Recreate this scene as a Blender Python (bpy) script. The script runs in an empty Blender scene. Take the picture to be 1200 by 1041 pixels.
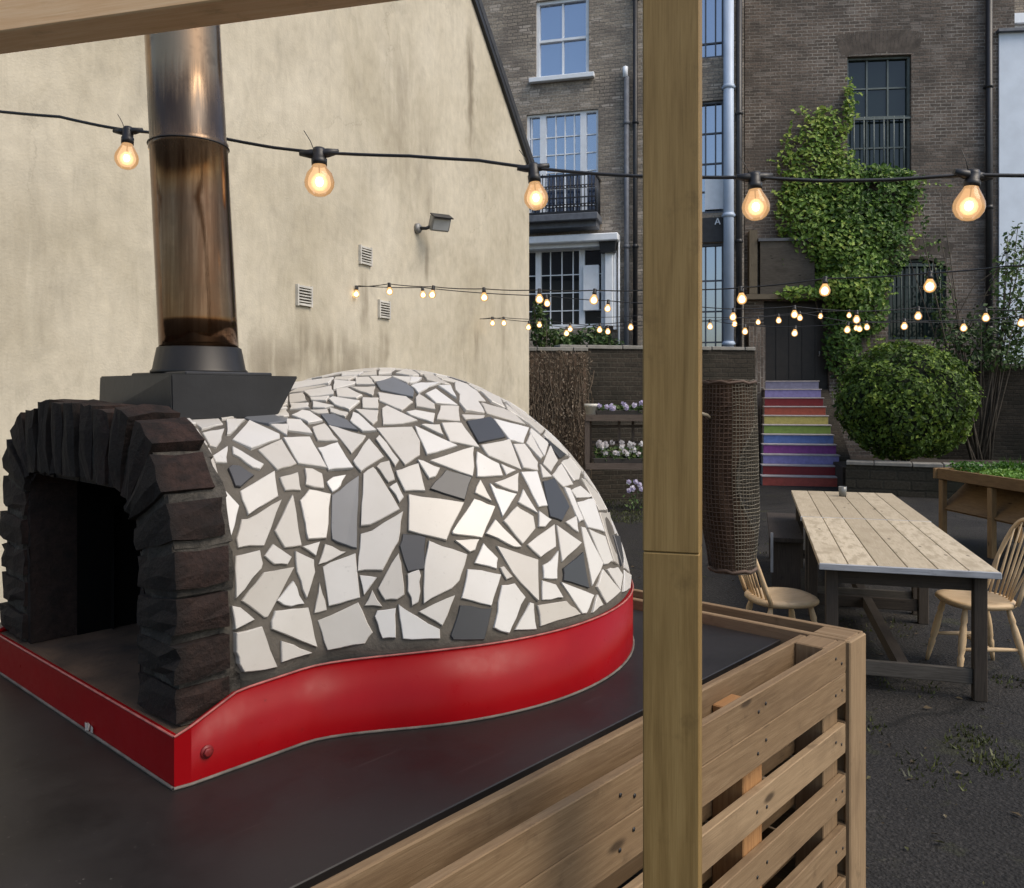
import bpy, bmesh, math, random
from mathutils import Vector, Matrix
R=math.radians
rnd=random.Random(7)
sc=bpy.context.scene
COL=sc.collection
# ------------------------------------------------------------------ camera
F=980.; CX=600.; CY=462.; EYE=1.70
cam=bpy.data.objects.new('camera',bpy.data.cameras.new('camera')); COL.objects.link(cam)
cam.location=(0,0,EYE); cam.rotation_euler=(R(90),0,0)
cam.data.sensor_width=36; cam.data.lens=36*F/1200; cam.data.shift_y=-(520.5-CY)/1200
cam.data.clip_end=500; cam.data.clip_start=.05
sc.camera=cam
def at(px,py,Y): return Vector(((px-CX)/F*Y, Y, EYE-(py-CY)/F*Y))
# ------------------------------------------------------------------ world, light
w=bpy.data.worlds.new('World'); sc.world=w; w.use_nodes=True
nt=w.node_tree; bg=nt.nodes['Background']
sky=nt.nodes.new('ShaderNodeTexSky'); sky.sky_type='NISHITA'; sky.sun_disc=False
SUN_EL=R(50); SUN_AZ=R(119)      # azimuth clockwise from +Y
sky.sun_elevation=SUN_EL; sky.sun_rotation=SUN_AZ; sky.air_density=1.2; sky.dust_density=2.5; sky.ozone_density=1.0
nt.links.new(sky.outputs[0],bg.inputs[0]); bg.inputs[1].default_value=.15
sl=bpy.data.lights.new('sun','SUN'); so=bpy.data.objects.new('sun',sl); COL.objects.link(so)
sl.energy=1.8; sl.angle=R(35); sl.color=(1,.90,.76)
d=Vector((math.sin(SUN_AZ)*math.cos(SUN_EL),math.cos(SUN_AZ)*math.cos(SUN_EL),math.sin(SUN_EL)))
so.rotation_euler=d.to_track_quat('Z','Y').to_euler(); so.location=(6,-4,12)
sc.view_settings.view_transform='Standard'; sc.view_settings.look='None'; sc.view_settings.exposure=.38; sc.view_settings.gamma=1
sc.render.engine='CYCLES'; sc.cycles.use_denoising=True; sc.cycles.max_bounces=8; sc.cycles.transparent_max_bounces=24
sc.cycles.sample_clamp_indirect=4
# ------------------------------------------------------------------ mesh builder
class MB:
    def __init__(s):
        s.bm=bmesh.new(); s.uv=s.bm.loops.layers.uv.new('UVMap'); s.tl=s.bm.faces.layers.float.new('tint')
    def face(s,vs,tint=None,uvs=None,smooth=False,mat=0):
        try: f=s.bm.faces.new(vs)
        except ValueError: return None
        f.smooth=smooth; f.material_index=mat; f[s.tl]=rnd.random() if tint is None else tint
        if uvs is None:
            f.normal_update(); n=f.normal
            ax=max(range(3),key=lambda i:abs(n[i]))
            for l in f.loops:
                c=l.vert.co
                l[s.uv].uv=((c.y,c.z) if ax==0 else (c.x,c.z) if ax==1 else (c.x,c.y))
        else:
            for l,u in zip(f.loops,uvs): l[s.uv].uv=u
        return f
    def v(s,p): return s.bm.verts.new(p)
    def poly(s,pts,**k): return s.face([s.v(p) for p in pts],**k)
    def box(s,c,sz,rot=None,tint=None,grain=None,bevel=0,mat=0,jit=0,taper=None):
        c=Vector(c); h=Vector(sz)/2; t=rnd.random() if tint is None else tint
        g=max(range(3),key=lambda i:sz[i]) if grain is None else grain
        o1,o2=rnd.random()*9,rnd.random()*9
        vs=[];lc=[]
        for i in range(8):
            q=Vector(((1 if i&1 else -1)*h.x,(1 if i&2 else -1)*h.y,(1 if i&4 else -1)*h.z))
            if taper and i&4: q.x*=taper; q.y*=taper
            if jit: q+=Vector((rnd.uniform(-jit,jit) for _ in range(3)))
            lc.append(q); vs.append(s.v(c+(rot@q if rot else q)))
        fs=[]
        for idx in ((0,2,3,1),(4,5,7,6),(0,1,5,4),(2,6,7,3),(0,4,6,2),(1,3,7,5)):
            n=[0,0,0]
            p=[lc[i] for i in idx]
            ext=[max(q[a] for q in p)-min(q[a] for q in p) for a in range(3)]
            na=min(range(3),key=lambda a:ext[a])
            ua=g if na!=g else (g+1)%3
            va=[a for a in range(3) if a not in(na,ua)][0]
            uvs=[(q[ua]+o1,q[va]+o2+na*.37) for q in p]
            if na==g: uvs=[((q[ua])*.25+o1,q[va]*.25+o2) for q in p]
            fs.append(s.face([vs[i] for i in idx],tint=t,uvs=uvs,mat=mat))
        if bevel:
            es=list({e for f in fs if f for e in f.edges})
            bmesh.ops.bevel(s.bm,geom=es,offset=bevel,segments=1,affect='EDGES',profile=.5)
        return s
    def beam(s,a,b,wd,ht,up=Vector((0,0,1)),**k):
        a,b=Vector(a),Vector(b); x=(b-a); L=x.length; x.normalize(); y=up.cross(x)
        if y.length<1e-4: y=Vector((0,1,0)).cross(x)
        y.normalize(); z=x.cross(y)
        m=Matrix((x,y,z)).transposed()
        return s.box((a+b)/2,(L,wd,ht),rot=m,grain=0,**k)
    def tube(s,pts,r,n=8,tint=None,smooth=True,caps=True,mat=0,sq=None):
        pts=[Vector(p) for p in pts]; t=rnd.random() if tint is None else tint
        rs=r if isinstance(r,(list,tuple)) else [r]*len(pts)
        rings=[];prev=None;L=0;Ls=[]
        for i,p in enumerate(pts):
            tg=(pts[min(i+1,len(pts)-1)]-pts[max(i-1,0)]).normalized()
            if prev is None:
                prev=tg.orthogonal().normalized()
                if sq: prev=Vector(sq); prev=(prev-tg*prev.dot(tg)).normalized()
            else: prev=(prev-tg*prev.dot(tg)).normalized()
            bn=tg.cross(prev)
            if i: L+=(p-pts[i-1]).length
            Ls.append(L)
            rings.append([s.v(p+(prev*math.cos(2*math.pi*j/n)+bn*math.sin(2*math.pi*j/n))*rs[i]) for j in range(n)])
        o=rnd.random()*5
        for i in range(len(pts)-1):
            for j in range(n):
                k=(j+1)%n; c=2*math.pi*rs[i]/n
                s.face([rings[i][j],rings[i][k],rings[i+1][k],rings[i+1][j]],tint=t,smooth=smooth,mat=mat,
                       uvs=[(Ls[i]+o,c*j+o),(Ls[i]+o,c*(j+1)+o),(Ls[i+1]+o,c*(j+1)+o),(Ls[i+1]+o,c*j+o)])
        if caps:
            s.face(rings[0][::-1],tint=t,mat=mat); s.face(rings[-1],tint=t,mat=mat)
        return s
    def lathe(s,prof,n=24,c=(0,0,0),rot=None,tint=None,smooth=True,mat=0,closed=False):
        c=Vector(c);t=rnd.random() if tint is None else tint; rings=[]
        for r,z in prof:
            ring=[]
            for j in range(n):
                q=Vector((r*math.cos(2*math.pi*j/n),r*math.sin(2*math.pi*j/n),z)); q=rot@q if rot else q
                ring.append(s.v(c+q))
            rings.append(ring)
        rm=max(p[0] for p in prof)
        for i in range(len(prof)-1):
            for j in range(n):
                k=(j+1)%n
                s.face([rings[i][j],rings[i][k],rings[i+1][k],rings[i+1][j]],tint=t,smooth=smooth,mat=mat,
                  uvs=[(prof[a][1],rm*2*math.pi*b/n) for a,b in((i,j),(i,j+1),(i+1,j+1),(i+1,j))])
        _k=len(s.bm.faces)
        if prof[0][0]>1e-5: s.face(rings[0][::-1],tint=t,mat=mat)
        if prof[-1][0]>1e-5: s.face(rings[-1],tint=t,mat=mat)
        vs_={v for r_ in rings for v in r_}; bmesh.ops.recalc_face_normals(s.bm,faces=list({f for v in vs_ for f in v.link_faces}))
        return s
    def prism(s,pts,ext,tint=None,mat=0,bevel=0):
        """extrude polygon pts by vector ext"""
        t=rnd.random() if tint is None else tint; ext=Vector(ext)
        a=[s.v(p) for p in pts]; b=[s.v(Vector(p)+ext) for p in pts]; n=len(pts)
        fs=[s.face(a[::-1],tint=t,mat=mat),s.face(b,tint=t,mat=mat)]
        for i in range(n): fs.append(s.face([a[i],a[(i+1)%n],b[(i+1)%n],b[i]],tint=t,mat=mat))
        bmesh.ops.recalc_face_normals(s.bm,faces=[f for f in fs if f])
        if bevel:
            es=list({e for f in fs if f for e in f.edges})
            bmesh.ops.bevel(s.bm,geom=es,offset=bevel,segments=2,affect='EDGES',profile=.5)
        return s
    def leaf(s,p,n,size,tint=None,asp=.62,bend=.18,upv=None):
        n=Vector(n).normalized(); t=rnd.random() if tint is None else tint
        a=n.orthogonal().normalized() if upv is None else Vector(upv)
        a=(a-n*a.dot(n)).normalized()
        ang=rnd.uniform(0,6.283) if upv is None else rnd.gauss(0,.6)
        b=n.cross(a); x=a*math.cos(ang)+b*math.sin(ang); y=n.cross(x)
        p=Vector(p); L=size/2; W=L*asp
        v0=s.v(p-x*L); v1=s.v(p-x*L*.15+y*W+n*L*bend); v2=s.v(p+x*L-n*L*bend); v3=s.v(p-x*L*.15-y*W+n*L*bend)
        s.face([v0,v1,v2],tint=t); s.face([v0,v2,v3],tint=t)
    def build(s,name,mats,parent=None,loc=None):
        me=bpy.data.meshes.new(name); s.bm.normal_update(); s.bm.to_mesh(me); s.bm.free()
        for m in (mats if isinstance(mats,(list,tuple)) else [mats]): me.materials.append(m)
        o=bpy.data.objects.new(name,me); COL.objects.link(o)
        if parent: o.parent=parent
        if loc: o.location=loc
        return o
def tag(o,label=None,cat=None,group=None,kind=None):
    if label: o['label']=label
    if cat: o['category']=cat
    if group: o['group']=group
    if kind: o['kind']=kind
    return o
def thing(name,label,cat,loc=(0,0,0),rz=0,group=None,parent=None):
    o=bpy.data.objects.new(name,None); COL.objects.link(o); o.empty_display_size=.2
    o.location=loc; o.rotation_euler=(0,0,rz)
    return tag(o,label,cat,group)
KIDS={}
def copy_tree(o,parent=None):
    c=o.copy(); COL.objects.link(c)
    if parent: c.parent=parent
    for ch in [x for x in COL.objects if x.parent==o]: copy_tree(ch,c)
    return c
# ------------------------------------------------------------------ materials
def new_mat(name):
    m=bpy.data.materials.new(name); m.use_nodes=True; t=m.node_tree
    return m,t,t.nodes['Principled BSDF']
def N(t,ty,**k):
    n=t.nodes.new('ShaderNode'+ty)
    for a,b in k.items():
        if a in n.inputs.keys() if hasattr(n.inputs,'keys') else False: n.inputs[a].default_value=b
        else: setattr(n,a,b)
    return n
def ramp(t,fac,stops,interp='LINEAR'):
    r=t.nodes.new('ShaderNodeValToRGB'); r.color_ramp.interpolation=interp
    e=r.color_ramp.elements
    while len(e)<len(stops): e.new(.5)
    for x,(p,c) in zip(e,stops): x.position=p; x.color=(c[0],c[1],c[2],1)
    t.links.new(fac,r.inputs[0]); return r.outputs[0]
def mixc(t,f,a,b,mode='MIX'):
    m=t.nodes.new('ShaderNodeMix'); m.data_type='RGBA'; m.blend_type=mode; m.clamp_factor=True
    for s_,x in ((0,f),(6,a),(7,b)):
        if hasattr(x,'is_linked'): t.links.new(x,m.inputs[s_])
        elif s_==0: m.inputs[0].default_value=x
        else: m.inputs[s_].default_value=(x[0],x[1],x[2],1)
    return m.outputs[2]
def noise(t,vec,scale,detail=4,rough=.55,out=0,dist=0):
    n=t.nodes.new('ShaderNodeTexNoise'); n.inputs['Scale'].default_value=scale; n.inputs['Detail'].default_value=detail; n.inputs['Roughness'].default_value=rough
    n.inputs['Distortion'].default_value=dist
    if vec: t.links.new(vec,n.inputs['Vector'])
    return n.outputs[out]
def coords(t,kind='Object',scale=(1,1,1),rot=(0,0,0)):
    c=t.nodes.new('ShaderNodeTexCoord'); m=t.nodes.new('ShaderNodeMapping'); m.inputs['Scale'].default_value=scale; m.inputs['Rotation'].default_value=rot
    t.links.new(c.outputs[kind],m.inputs[0]); return m.outputs[0]
def tint(t):
    a=t.nodes.new('ShaderNodeAttribute'); a.attribute_name='tint'; return a.outputs['Fac']
def bump(t,b,h,strength=.3,dist=.01):
    n=t.nodes.new('ShaderNodeBump'); n.inputs['Strength'].default_value=strength; n.inputs['Distance'].default_value=dist
    t.links.new(h,n.inputs['Height']); t.links.new(n.outputs[0],b.inputs['Normal'])
def math_(t,op,a,b=0.):
    m=t.nodes.new('ShaderNodeMath'); m.operation=op
    for i,x in enumerate((a,b)):
        if hasattr(x,'is_linked'): t.links.new(x,m.inputs[i])
        else: m.inputs[i].default_value=x
    return m.outputs[0]
def smstep(t,x,a,b):
    m=t.nodes.new('ShaderNodeMapRange'); m.interpolation_type='SMOOTHSTEP'; m.inputs[1].default_value=a; m.inputs[2].default_value=b
    t.links.new(x,m.inputs[0]); return m.outputs[0]
def flat(name,c,rough=.6,var=.15,metal=0,sc_=8,spec=.5,bmp=0,bs=40):
    m,t,b=new_mat(name); v=coords(t); n=noise(t,v,sc_,5)
    lo=[x*(1-var) for x in c]; hi=[min(1,x*(1+var)) for x in c]
    t.links.new(ramp(t,n,[(.3,lo),(.7,hi)]),b.inputs['Base Color']); b.inputs['Roughness'].default_value=rough; b.inputs['Metallic'].default_value=metal
    b.inputs['Specular IOR Level'].default_value=spec
    if bmp: bump(t,b,noise(t,v,bs,5),bmp,.005)
    return m
def wood(name,dark,mid,light,rough=.65,knots=True,grain=1.0,tv=.35,worn=None,bmp=.25):
    m,t,b=new_mat(name); uv=coords(t,'UV',(4.2*grain,62*grain,1))
    n1=noise(t,uv,1.6,6,.6,dist=.6); uv2=coords(t,'UV',(6,230,1)); n2=noise(t,uv2,1.5,4,.65)
    uv3=coords(t,'UV',(3,5,1)); n3=noise(t,uv3,.9,3)
    f=math_(t,'ADD',math_(t,'MULTIPLY',n1,.6),math_(t,'MULTIPLY',n2,.4))
    c=ramp(t,f,[(.32,dark),(.5,mid),(.68,light)])
    tn=tint(t); c=mixc(t,tv,c,ramp(t,tn,[(0,[x*.62 for x in mid]),(.5,mid),(1,[min(1,x*1.45) for x in light])]))
    c=mixc(t,smstep(t,n3,.5,.75),c,mixc(t,.5,c,dark),)
    dn=noise(t,coords(t,'UV',(7,9,1)),1.3,6,.7); c=mixc(t,math_(t,'MULTIPLY',smstep(t,dn,.55,.75),.45),c,[x*.5 for x in dark])
    if knots:
        vo=t.nodes.new('ShaderNodeTexVoronoi'); vo.inputs['Scale'].default_value=1.; t.links.new(coords(t,'UV',(3.2,9,1)),vo.inputs['Vector'])
        k=smstep(t,vo.outputs['Distance'],.13,.05); c=mixc(t,math_(t,'MULTIPLY',k,.8),c,[x*.35 for x in dark])
    if worn:
        n4=noise(t,coords(t,'UV',(2,6,1)),3,6,.65); c=mixc(t,smstep(t,n4,.48,.62),c,worn)
    t.links.new(c,b.inputs['Base Color']); b.inputs['Roughness'].default_value=rough
    b.inputs['Specular IOR Level'].default_value=.3
    bump(t,b,f,bmp,.004); return m
def brick(name,c1,c2,mortar,bw=.225,bh=.075,ms=.011,soot=None,scale=1.,pale=0):
    m,t,b=new_mat(name); uv=coords(t,'UV'); 
    wob=noise(t,uv,9,3,out=1); vv=t.nodes.new('ShaderNodeVectorMath'); vv.operation='MULTIPLY_ADD'
    t.links.new(wob,vv.inputs[0]); vv.inputs[1].default_value=(.012,.012,0); t.links.new(uv,vv.inputs[2])
    br=t.nodes.new('ShaderNodeTexBrick'); t.links.new(vv.outputs[0],br.inputs['Vector'])
    br.inputs['Scale'].default_value=1; br.inputs['Brick Width'].default_value=bw; br.inputs['Row Height'].default_value=bh
    br.inputs['Mortar Size'].default_value=ms; br.inputs['Mortar Smooth'].default_value=.4; br.inputs['Bias'].default_value=-.1
    br.inputs['Color1'].default_value=(*c1,1); br.inputs['Color2'].default_value=(*c2,1)
    n=noise(t,uv,1.1,5,.6); n2=noise(t,uv,26,4,.6)
    mo=mixc(t,smstep(t,noise(t,uv,.7,4),.4,.62),mortar,[x*.45 for x in mortar]); t.links.new(mo,br.inputs['Mortar'])
    c=mixc(t,.75,br.outputs['Color'],ramp(t,n2,[(.25,(.35,.35,.35)),(.75,(1.5,1.45,1.4))]),'MULTIPLY')
    c=mixc(t,math_(t,'MULTIPLY',smstep(t,n,.45,.65),.55),c,soot or [x*.4 for x in c1])
    if pale:
        # odd pale stock bricks
        vo=t.nodes.new('ShaderNodeTexVoronoi'); vo.inputs['Scale'].default_value=1; t.links.new(coords(t,'UV',(1/bw,1/bh,1)),vo.inputs['Vector']); vo.inputs['Randomness'].default_value=.3
        sp=t.nodes.new('ShaderNodeSeparateColor'); t.links.new(vo.outputs['Color'],sp.inputs[0])
        k=math_(t,'GREATER_THAN',sp.outputs[0],1-pale); k=math_(t,'MULTIPLY',k,math_(t,'SUBTRACT',1.,br.outputs['Fac']))
        c=mixc(t,math_(t,'MULTIPLY',k,.6),c,[x*2.3 for x in c2])
    t.links.new(c,b.inputs['Base Color']); b.inputs['Roughness'].default_value=.9; b.inputs['Specular IOR Level'].default_value=.2
    h=math_(t,'SUBTRACT',math_(t,'MULTIPLY',n2,.5),math_(t,'MULTIPLY',br.outputs['Fac'],1.)); bump(t,b,h,.6,.012)
    return m
def leafmat(name,stops,rough=.5,trans=.25):
    m,t,b=new_mat(name); c=ramp(t,tint(t),stops); t.links.new(c,b.inputs['Base Color']); b.inputs['Roughness'].default_value=rough; b.inputs['Specular IOR Level'].default_value=.35
    tr=t.nodes.new('ShaderNodeBsdfTranslucent'); t.links.new(c,tr.inputs[0]); mx=t.nodes.new('ShaderNodeMixShader'); mx.inputs[0].default_value=trans
    t.links.new(b.outputs[0],mx.inputs[1]); t.links.new(tr.outputs[0],mx.inputs[2]); t.links.new(mx.outputs[0],t.nodes['Material Output'].inputs[0]); return m
def emit(name,c,s,alpha=1.):
    m=bpy.data.materials.new(name); m.use_nodes=True; t=m.node_tree; t.nodes.remove(t.nodes['Principled BSDF'])
    e=t.nodes.new('ShaderNodeEmission'); e.inputs[0].default_value=(*c,1); e.inputs[1].default_value=s; out=e.outputs[0]
    if alpha<1:
        tr=t.nodes.new('ShaderNodeBsdfTransparent'); mx=t.nodes.new('ShaderNodeMixShader'); mx.inputs[0].default_value=alpha
        t.links.new(tr.outputs[0],mx.inputs[1]); t.links.new(out,mx.inputs[2])
        gl=t.nodes.new('ShaderNodeBsdfGlossy'); gl.inputs['Roughness'].default_value=.05
        fr=t.nodes.new('ShaderNodeFresnel'); fr.inputs[0].default_value=1.3; m2=t.nodes.new('ShaderNodeMixShader'); t.links.new(fr.outputs[0],m2.inputs[0]); t.links.new(mx.outputs[0],m2.inputs[1]); t.links.new(gl.outputs[0],m2.inputs[2]); out=m2.outputs[0]
    t.links.new(out,t.nodes['Material Output'].inputs[0]); return m
def pane_mat(name,base,refl=.55,rough=.04,spec=1.):
    m,t,b=new_mat(name); b.inputs['Base Color'].default_value=(*base,1); b.inputs['Roughness'].default_value=rough; b.inputs['IOR'].default_value=1.5
    b.inputs['Specular IOR Level'].default_value=spec
    gl=t.nodes.new('ShaderNodeBsdfGlossy'); gl.inputs[0].default_value=(.64,.71,.84,1); gl.inputs['Roughness'].default_value=rough
    mx=t.nodes.new('ShaderNodeMixShader'); mx.inputs[0].default_value=refl
    t.links.new(b.outputs[0],mx.inputs[1]); t.links.new(gl.outputs[0],mx.inputs[2]); t.links.new(mx.outputs[0],t.nodes['Material Output'].inputs[0])
    bump(t,b,noise(t,coords(t),1.2,2),.05,.02); return m

# stucco
def stucco():
    m,t,b=new_mat('stucco'); v=coords(t,'UV'); 
    n1=noise(t,v,.55,6,.62,dist=.4); n2=noise(t,coords(t,'UV',(2.2,.28,1)),1.3,6,.6); n3=noise(t,v,7,6,.6); n4=noise(t,v,1.7,5,.65,dist=.8)
    c=ramp(t,n1,[(.27,(.40,.355,.265)),(.5,(.52,.47,.37)),(.73,(.60,.55,.45))])
    c=mixc(t,math_(t,'MULTIPLY',smstep(t,n2,.5,.75),.22),c,(.30,.265,.2))
    c=mixc(t,math_(t,'MULTIPLY',smstep(t,n4,.50,.74),.42),c,(.33,.30,.24))
    c=mixc(t,.35,c,ramp(t,n3,[(.3,(.75,.75,.75)),(.7,(1.15,1.14,1.12))]),'MULTIPLY')
    tv1=noise(t,coords(t,'UV',(3.5,1.2,1),(0,0,.6)),2.2,6,.7,dist=1.2); c=mixc(t,.4,c,ramp(t,tv1,[(.3,(.72,.71,.69)),(.55,(1,1,1)),(.75,(1.14,1.13,1.1))]),'MULTIPLY')
    # rain run-off streaks and a soot patch above the oven
    sx=t.nodes.new('ShaderNodeSeparateXYZ'); t.links.new(v,sx.inputs[0])
    for u0,wd,zt,ln,am in STAINS:
        du=math_(t,'ABSOLUTE',math_(t,'SUBTRACT',math_(t,'ADD',sx.outputs[0],math_(t,'MULTIPLY',math_(t,'SUBTRACT',noise(t,v,3,4),.5),wd*1.6)),u0))
        a=smstep(t,du,wd,wd*.1); zz=math_(t,'ABSOLUTE',math_(t,'SUBTRACT',sx.outputs[1],zt-ln/2)); bb=smstep(t,zz,ln*.55,ln*.15)
        f=math_(t,'MULTIPLY',math_(t,'MULTIPLY',a,bb),math_(t,'MULTIPLY',smstep(t,noise(t,coords(t,'UV',(6,.8,1)),1.5,4),.25,.6),am))
        c=mixc(t,f,c,(.15,.12,.08))
    vc=t.nodes.new('ShaderNodeTexVoronoi'); vc.feature='DISTANCE_TO_EDGE'; vc.inputs['Scale'].default_value=.38; wv=t.nodes.new('ShaderNodeVectorMath'); wv.operation='MULTIPLY_ADD'
    t.links.new(noise(t,v,1.6,7,.7,out=1),wv.inputs[0]); wv.inputs[1].default_value=(.9,.9,0); t.links.new(v,wv.inputs[2]); t.links.new(wv.outputs[0],vc.inputs['Vector'])
    ck=math_(t,'MULTIPLY',smstep(t,vc.outputs['Distance'],.0045,.0008),smstep(t,noise(t,v,.8,3),.47,.6)); c=mixc(t,math_(t,'MULTIPLY',ck,.25),c,(.14,.12,.09))
    t.links.new(c,b.inputs['Base Color']); b.inputs['Roughness'].default_value=.92; b.inputs['Specular IOR Level'].default_value=.15
    bump(t,b,math_(t,'ADD',n3,noise(t,v,60,4)),.25,.01); return m
# ------------------------------------------------------------------ the rendered gable house
W0=Vector((.245,12,0)); WD=Vector((-.378,-.926,0)).normalized(); WN=Vector((.926,-.378,0)).normalized()
WROT=math.atan2(WD.y,WD.x)
def onwall(px,py):
    k=(px-CX)/F; s=(k*W0.y-W0.x)/(WD.x-k*WD.y); Y=W0.y+s*WD.y
    return s, EYE-(py-CY)/F*Y
STAINS=[]
for px,py,wd,ln,am in ((551,20,.16,1.9,.75),(470,20,.5,2.0,.3),(395,385,.5,.9,.6),(330,400,.4,.9,.6),(300,395,.3,.7,.5),(430,410,.4,.6,.4),(558,392,.13,.5,.5),(590,300,.2,2.5,.25),(355,372,.14,.7,.55),(427,322,.12,.7,.5),(449,386,.12,.6,.5),(500,285,.07,.6,.5),(500,120,.25,2.2,.25),(30,150,.5,1.5,.2)):
    s_,z_=onwall(px,py); STAINS.append((s_,wd,z_+.1,ln,am))
M_stucco=stucco()
M_blackmetal=flat('black_metal',(.016,.016,.018),.45,.3)
M_greymetal=flat('grey_metal',(.24,.24,.235),.45,.2,.3)
M_slate=flat('slate',(.03,.03,.032),.6,.3,bmp=.3)
M_soil=flat('soil',(.025,.018,.012),.95,.4,bmp=.6)
gh=thing('gable_house','cream rendered gable end wall with a steep dark roof edge','house',W0,WROT)
zc0=onwall(617,190)[1]; s1,z1=onwall(555,0); sl_=(z1-zc0)/(s1-.03)
SL=9.5
m=MB(); RID=5.2
prof=[(0,0),(0,zc0),(RID,zc0+sl_*RID),(SL+.9,zc0+sl_*RID-(SL+.9-RID)*sl_),(SL+.9,0)]
m.prism([(x,-6,z) for x,z in prof],(0,6,0),tint=.5)
m.build('wall',M_stucco,gh)
m=MB()
nx=Vector((-sl_,0,1)).normalized()
for a,b in (((-.06,zc0-.06*sl_),(RID,zc0+sl_*RID)),((RID,zc0+sl_*RID),(SL+1.2,zc0+sl_*(2*RID-SL-1.2)))):
    A=Vector((a[0],-3.,a[1]+.06)); B=Vector((b[0],-3.,b[1]+.06)); m.beam(A,B,6.1,.10,tint=.4)
rf=m.build('roof',M_slate,gh)
m=MB()
m.beam((-.08,.02,zc0-.10*sl_),(RID,.02,zc0+sl_*RID),.05,.14,tint=.3); m.build('verge_board',M_blackmetal,gh)
# little iron vents let into the render: parts of the house
M_ventd=flat('vent_dark',(.09,.08,.065),.8); M_vent=flat('vent_iron',(.52,.50,.45),.6,.2)
for px,py in ((355,347),(427,300),(449,363)):
    s,z=onwall(px,py); wv=.19;hv=.15
    m=MB()
    for k in range(2): m.box((s+(k-.5)*wv,.012,z),(.018,.03,hv+.03),tint=.5)
    for k in range(7): m.box((s,.014,z-hv/2+k*hv/6),(wv,.022,.010 if 0<k<6 else .018),rot=None,tint=rnd.random())
    v=m.build('air_vent',M_vent,gh)
    m=MB(); m.box((s,.003,z),(wv,.006,hv),tint=.5); m.build('vent_backing',M_ventd,v)
# flood light on the wall
s,z=onwall(488,268)
fl=thing('floodlight','small grey floodlight on a bracket on the cream rendered wall','floodlight',W0+WD*s+WN*.0+Vector((0,0,z)),WROT)
m=MB(); m.lathe([(.0,0),(.055,0),(.055,.03),(.035,.05),(0,.05)],16,rot=Matrix.Rotation(R(-90),3,'X')); m.build('wall_plate',M_greymetal,fl)
m=MB(); m.tube([(0,.04,0),(-.03,.10,.0),(-.06,.16,.03)],.018,8); m.build('bracket',M_blackmetal,fl)
rt=Matrix.Rotation(R(-38),3,'X')@Matrix.Rotation(R(25),3,'Z')
rt=Matrix.Rotation(R(-38),3,'Z')@Matrix.Rotation(R(-28),3,'X')
m=MB(); m.box((-.11,.22,.06),(.22,.09,.16),rot=rt,bevel=.012); hd=m.build('lamp_head',M_greymetal,fl)
m=MB(); m.box(Vector((-.11,.22,.06))+rt@Vector((0,.047,-.0)),(.18,.006,.12),rot=rt); m.build('lens',flat('lens',(.45,.46,.46),.15,.1),hd)
m=MB(); m.box(Vector((-.11,.22,.06))+rt@Vector((0,.02,.085)),(.22,.13,.012),rot=rt); m.build('visor',M_blackmetal,hd)

# ------------------------------------------------------------------ ground
def ground():
    m,t,b=new_mat('asphalt'); v=coords(t); n1=noise(t,v,1.2,5,.6); n2=noise(t,v,45,5,.7); n3=noise(t,v,3.1,6,.65); vo=t.nodes.new('ShaderNodeTexVoronoi'); vo.inputs['Scale'].default_value=70; t.links.new(v,vo.inputs['Vector'])
    c=ramp(t,n2,[(.3,(.008,.0075,.0072)),(.52,(.018,.0168,.016)),(.72,(.05,.046,.043))])
    c=mixc(t,.6,c,ramp(t,n1,[(.3,(.6,.58,.56)),(.7,(1.3,1.28,1.25))]),'MULTIPLY')
    c=mixc(t,math_(t,'MULTIPLY',smstep(t,n3,.56,.68),.7),c,(.028,.030,.013)); n5=noise(t,v,.45,6,.7,dist=1); c=mixc(t,.75,c,ramp(t,n5,[(.32,(.45,.45,.46)),(.5,(1,1,1)),(.66,(1.9,1.85,1.75))]),'MULTIPLY')
    vc=t.nodes.new('ShaderNodeTexVoronoi'); vc.feature='DISTANCE_TO_EDGE'; vc.inputs['Scale'].default_value=.55; wv=t.nodes.new('ShaderNodeVectorMath'); wv.operation='MULTIPLY_ADD'; t.links.new(noise(t,v,2.5,5,.65,out=1),wv.inputs[0]); wv.inputs[1].default_value=(.5,.5,0); t.links.new(v,wv.inputs[2]); t.links.new(wv.outputs[0],vc.inputs['Vector']); c=mixc(t,math_(t,'MULTIPLY',smstep(t,vc.outputs['Distance'],.012,.002),.8),c,(.004,.004,.004))
    c=mixc(t,math_(t,'MULTIPLY',smstep(t,vo.outputs['Distance'],.18,.08),.35),c,(.12,.115,.105))
    t.links.new(c,b.inputs['Base Color']); b.inputs['Roughness'].default_value=.85; b.inputs['Specular IOR Level'].default_value=.3
    bump(t,b,math_(t,'ADD',n2,vo.outputs['Distance']),.7,.012); return m
m=MB()
NX=60
for i in range(NX):
    for j in range(NX):
        pass
g=[[None]*41 for _ in range(41)]
def gz(x,y): return 0
me=[]
m.poly([(-150,-150,0),(150,-150,0),(150,150,0),(-150,150,0)],tint=.5)
tag(m.build('ground',ground()),kind='structure')
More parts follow.
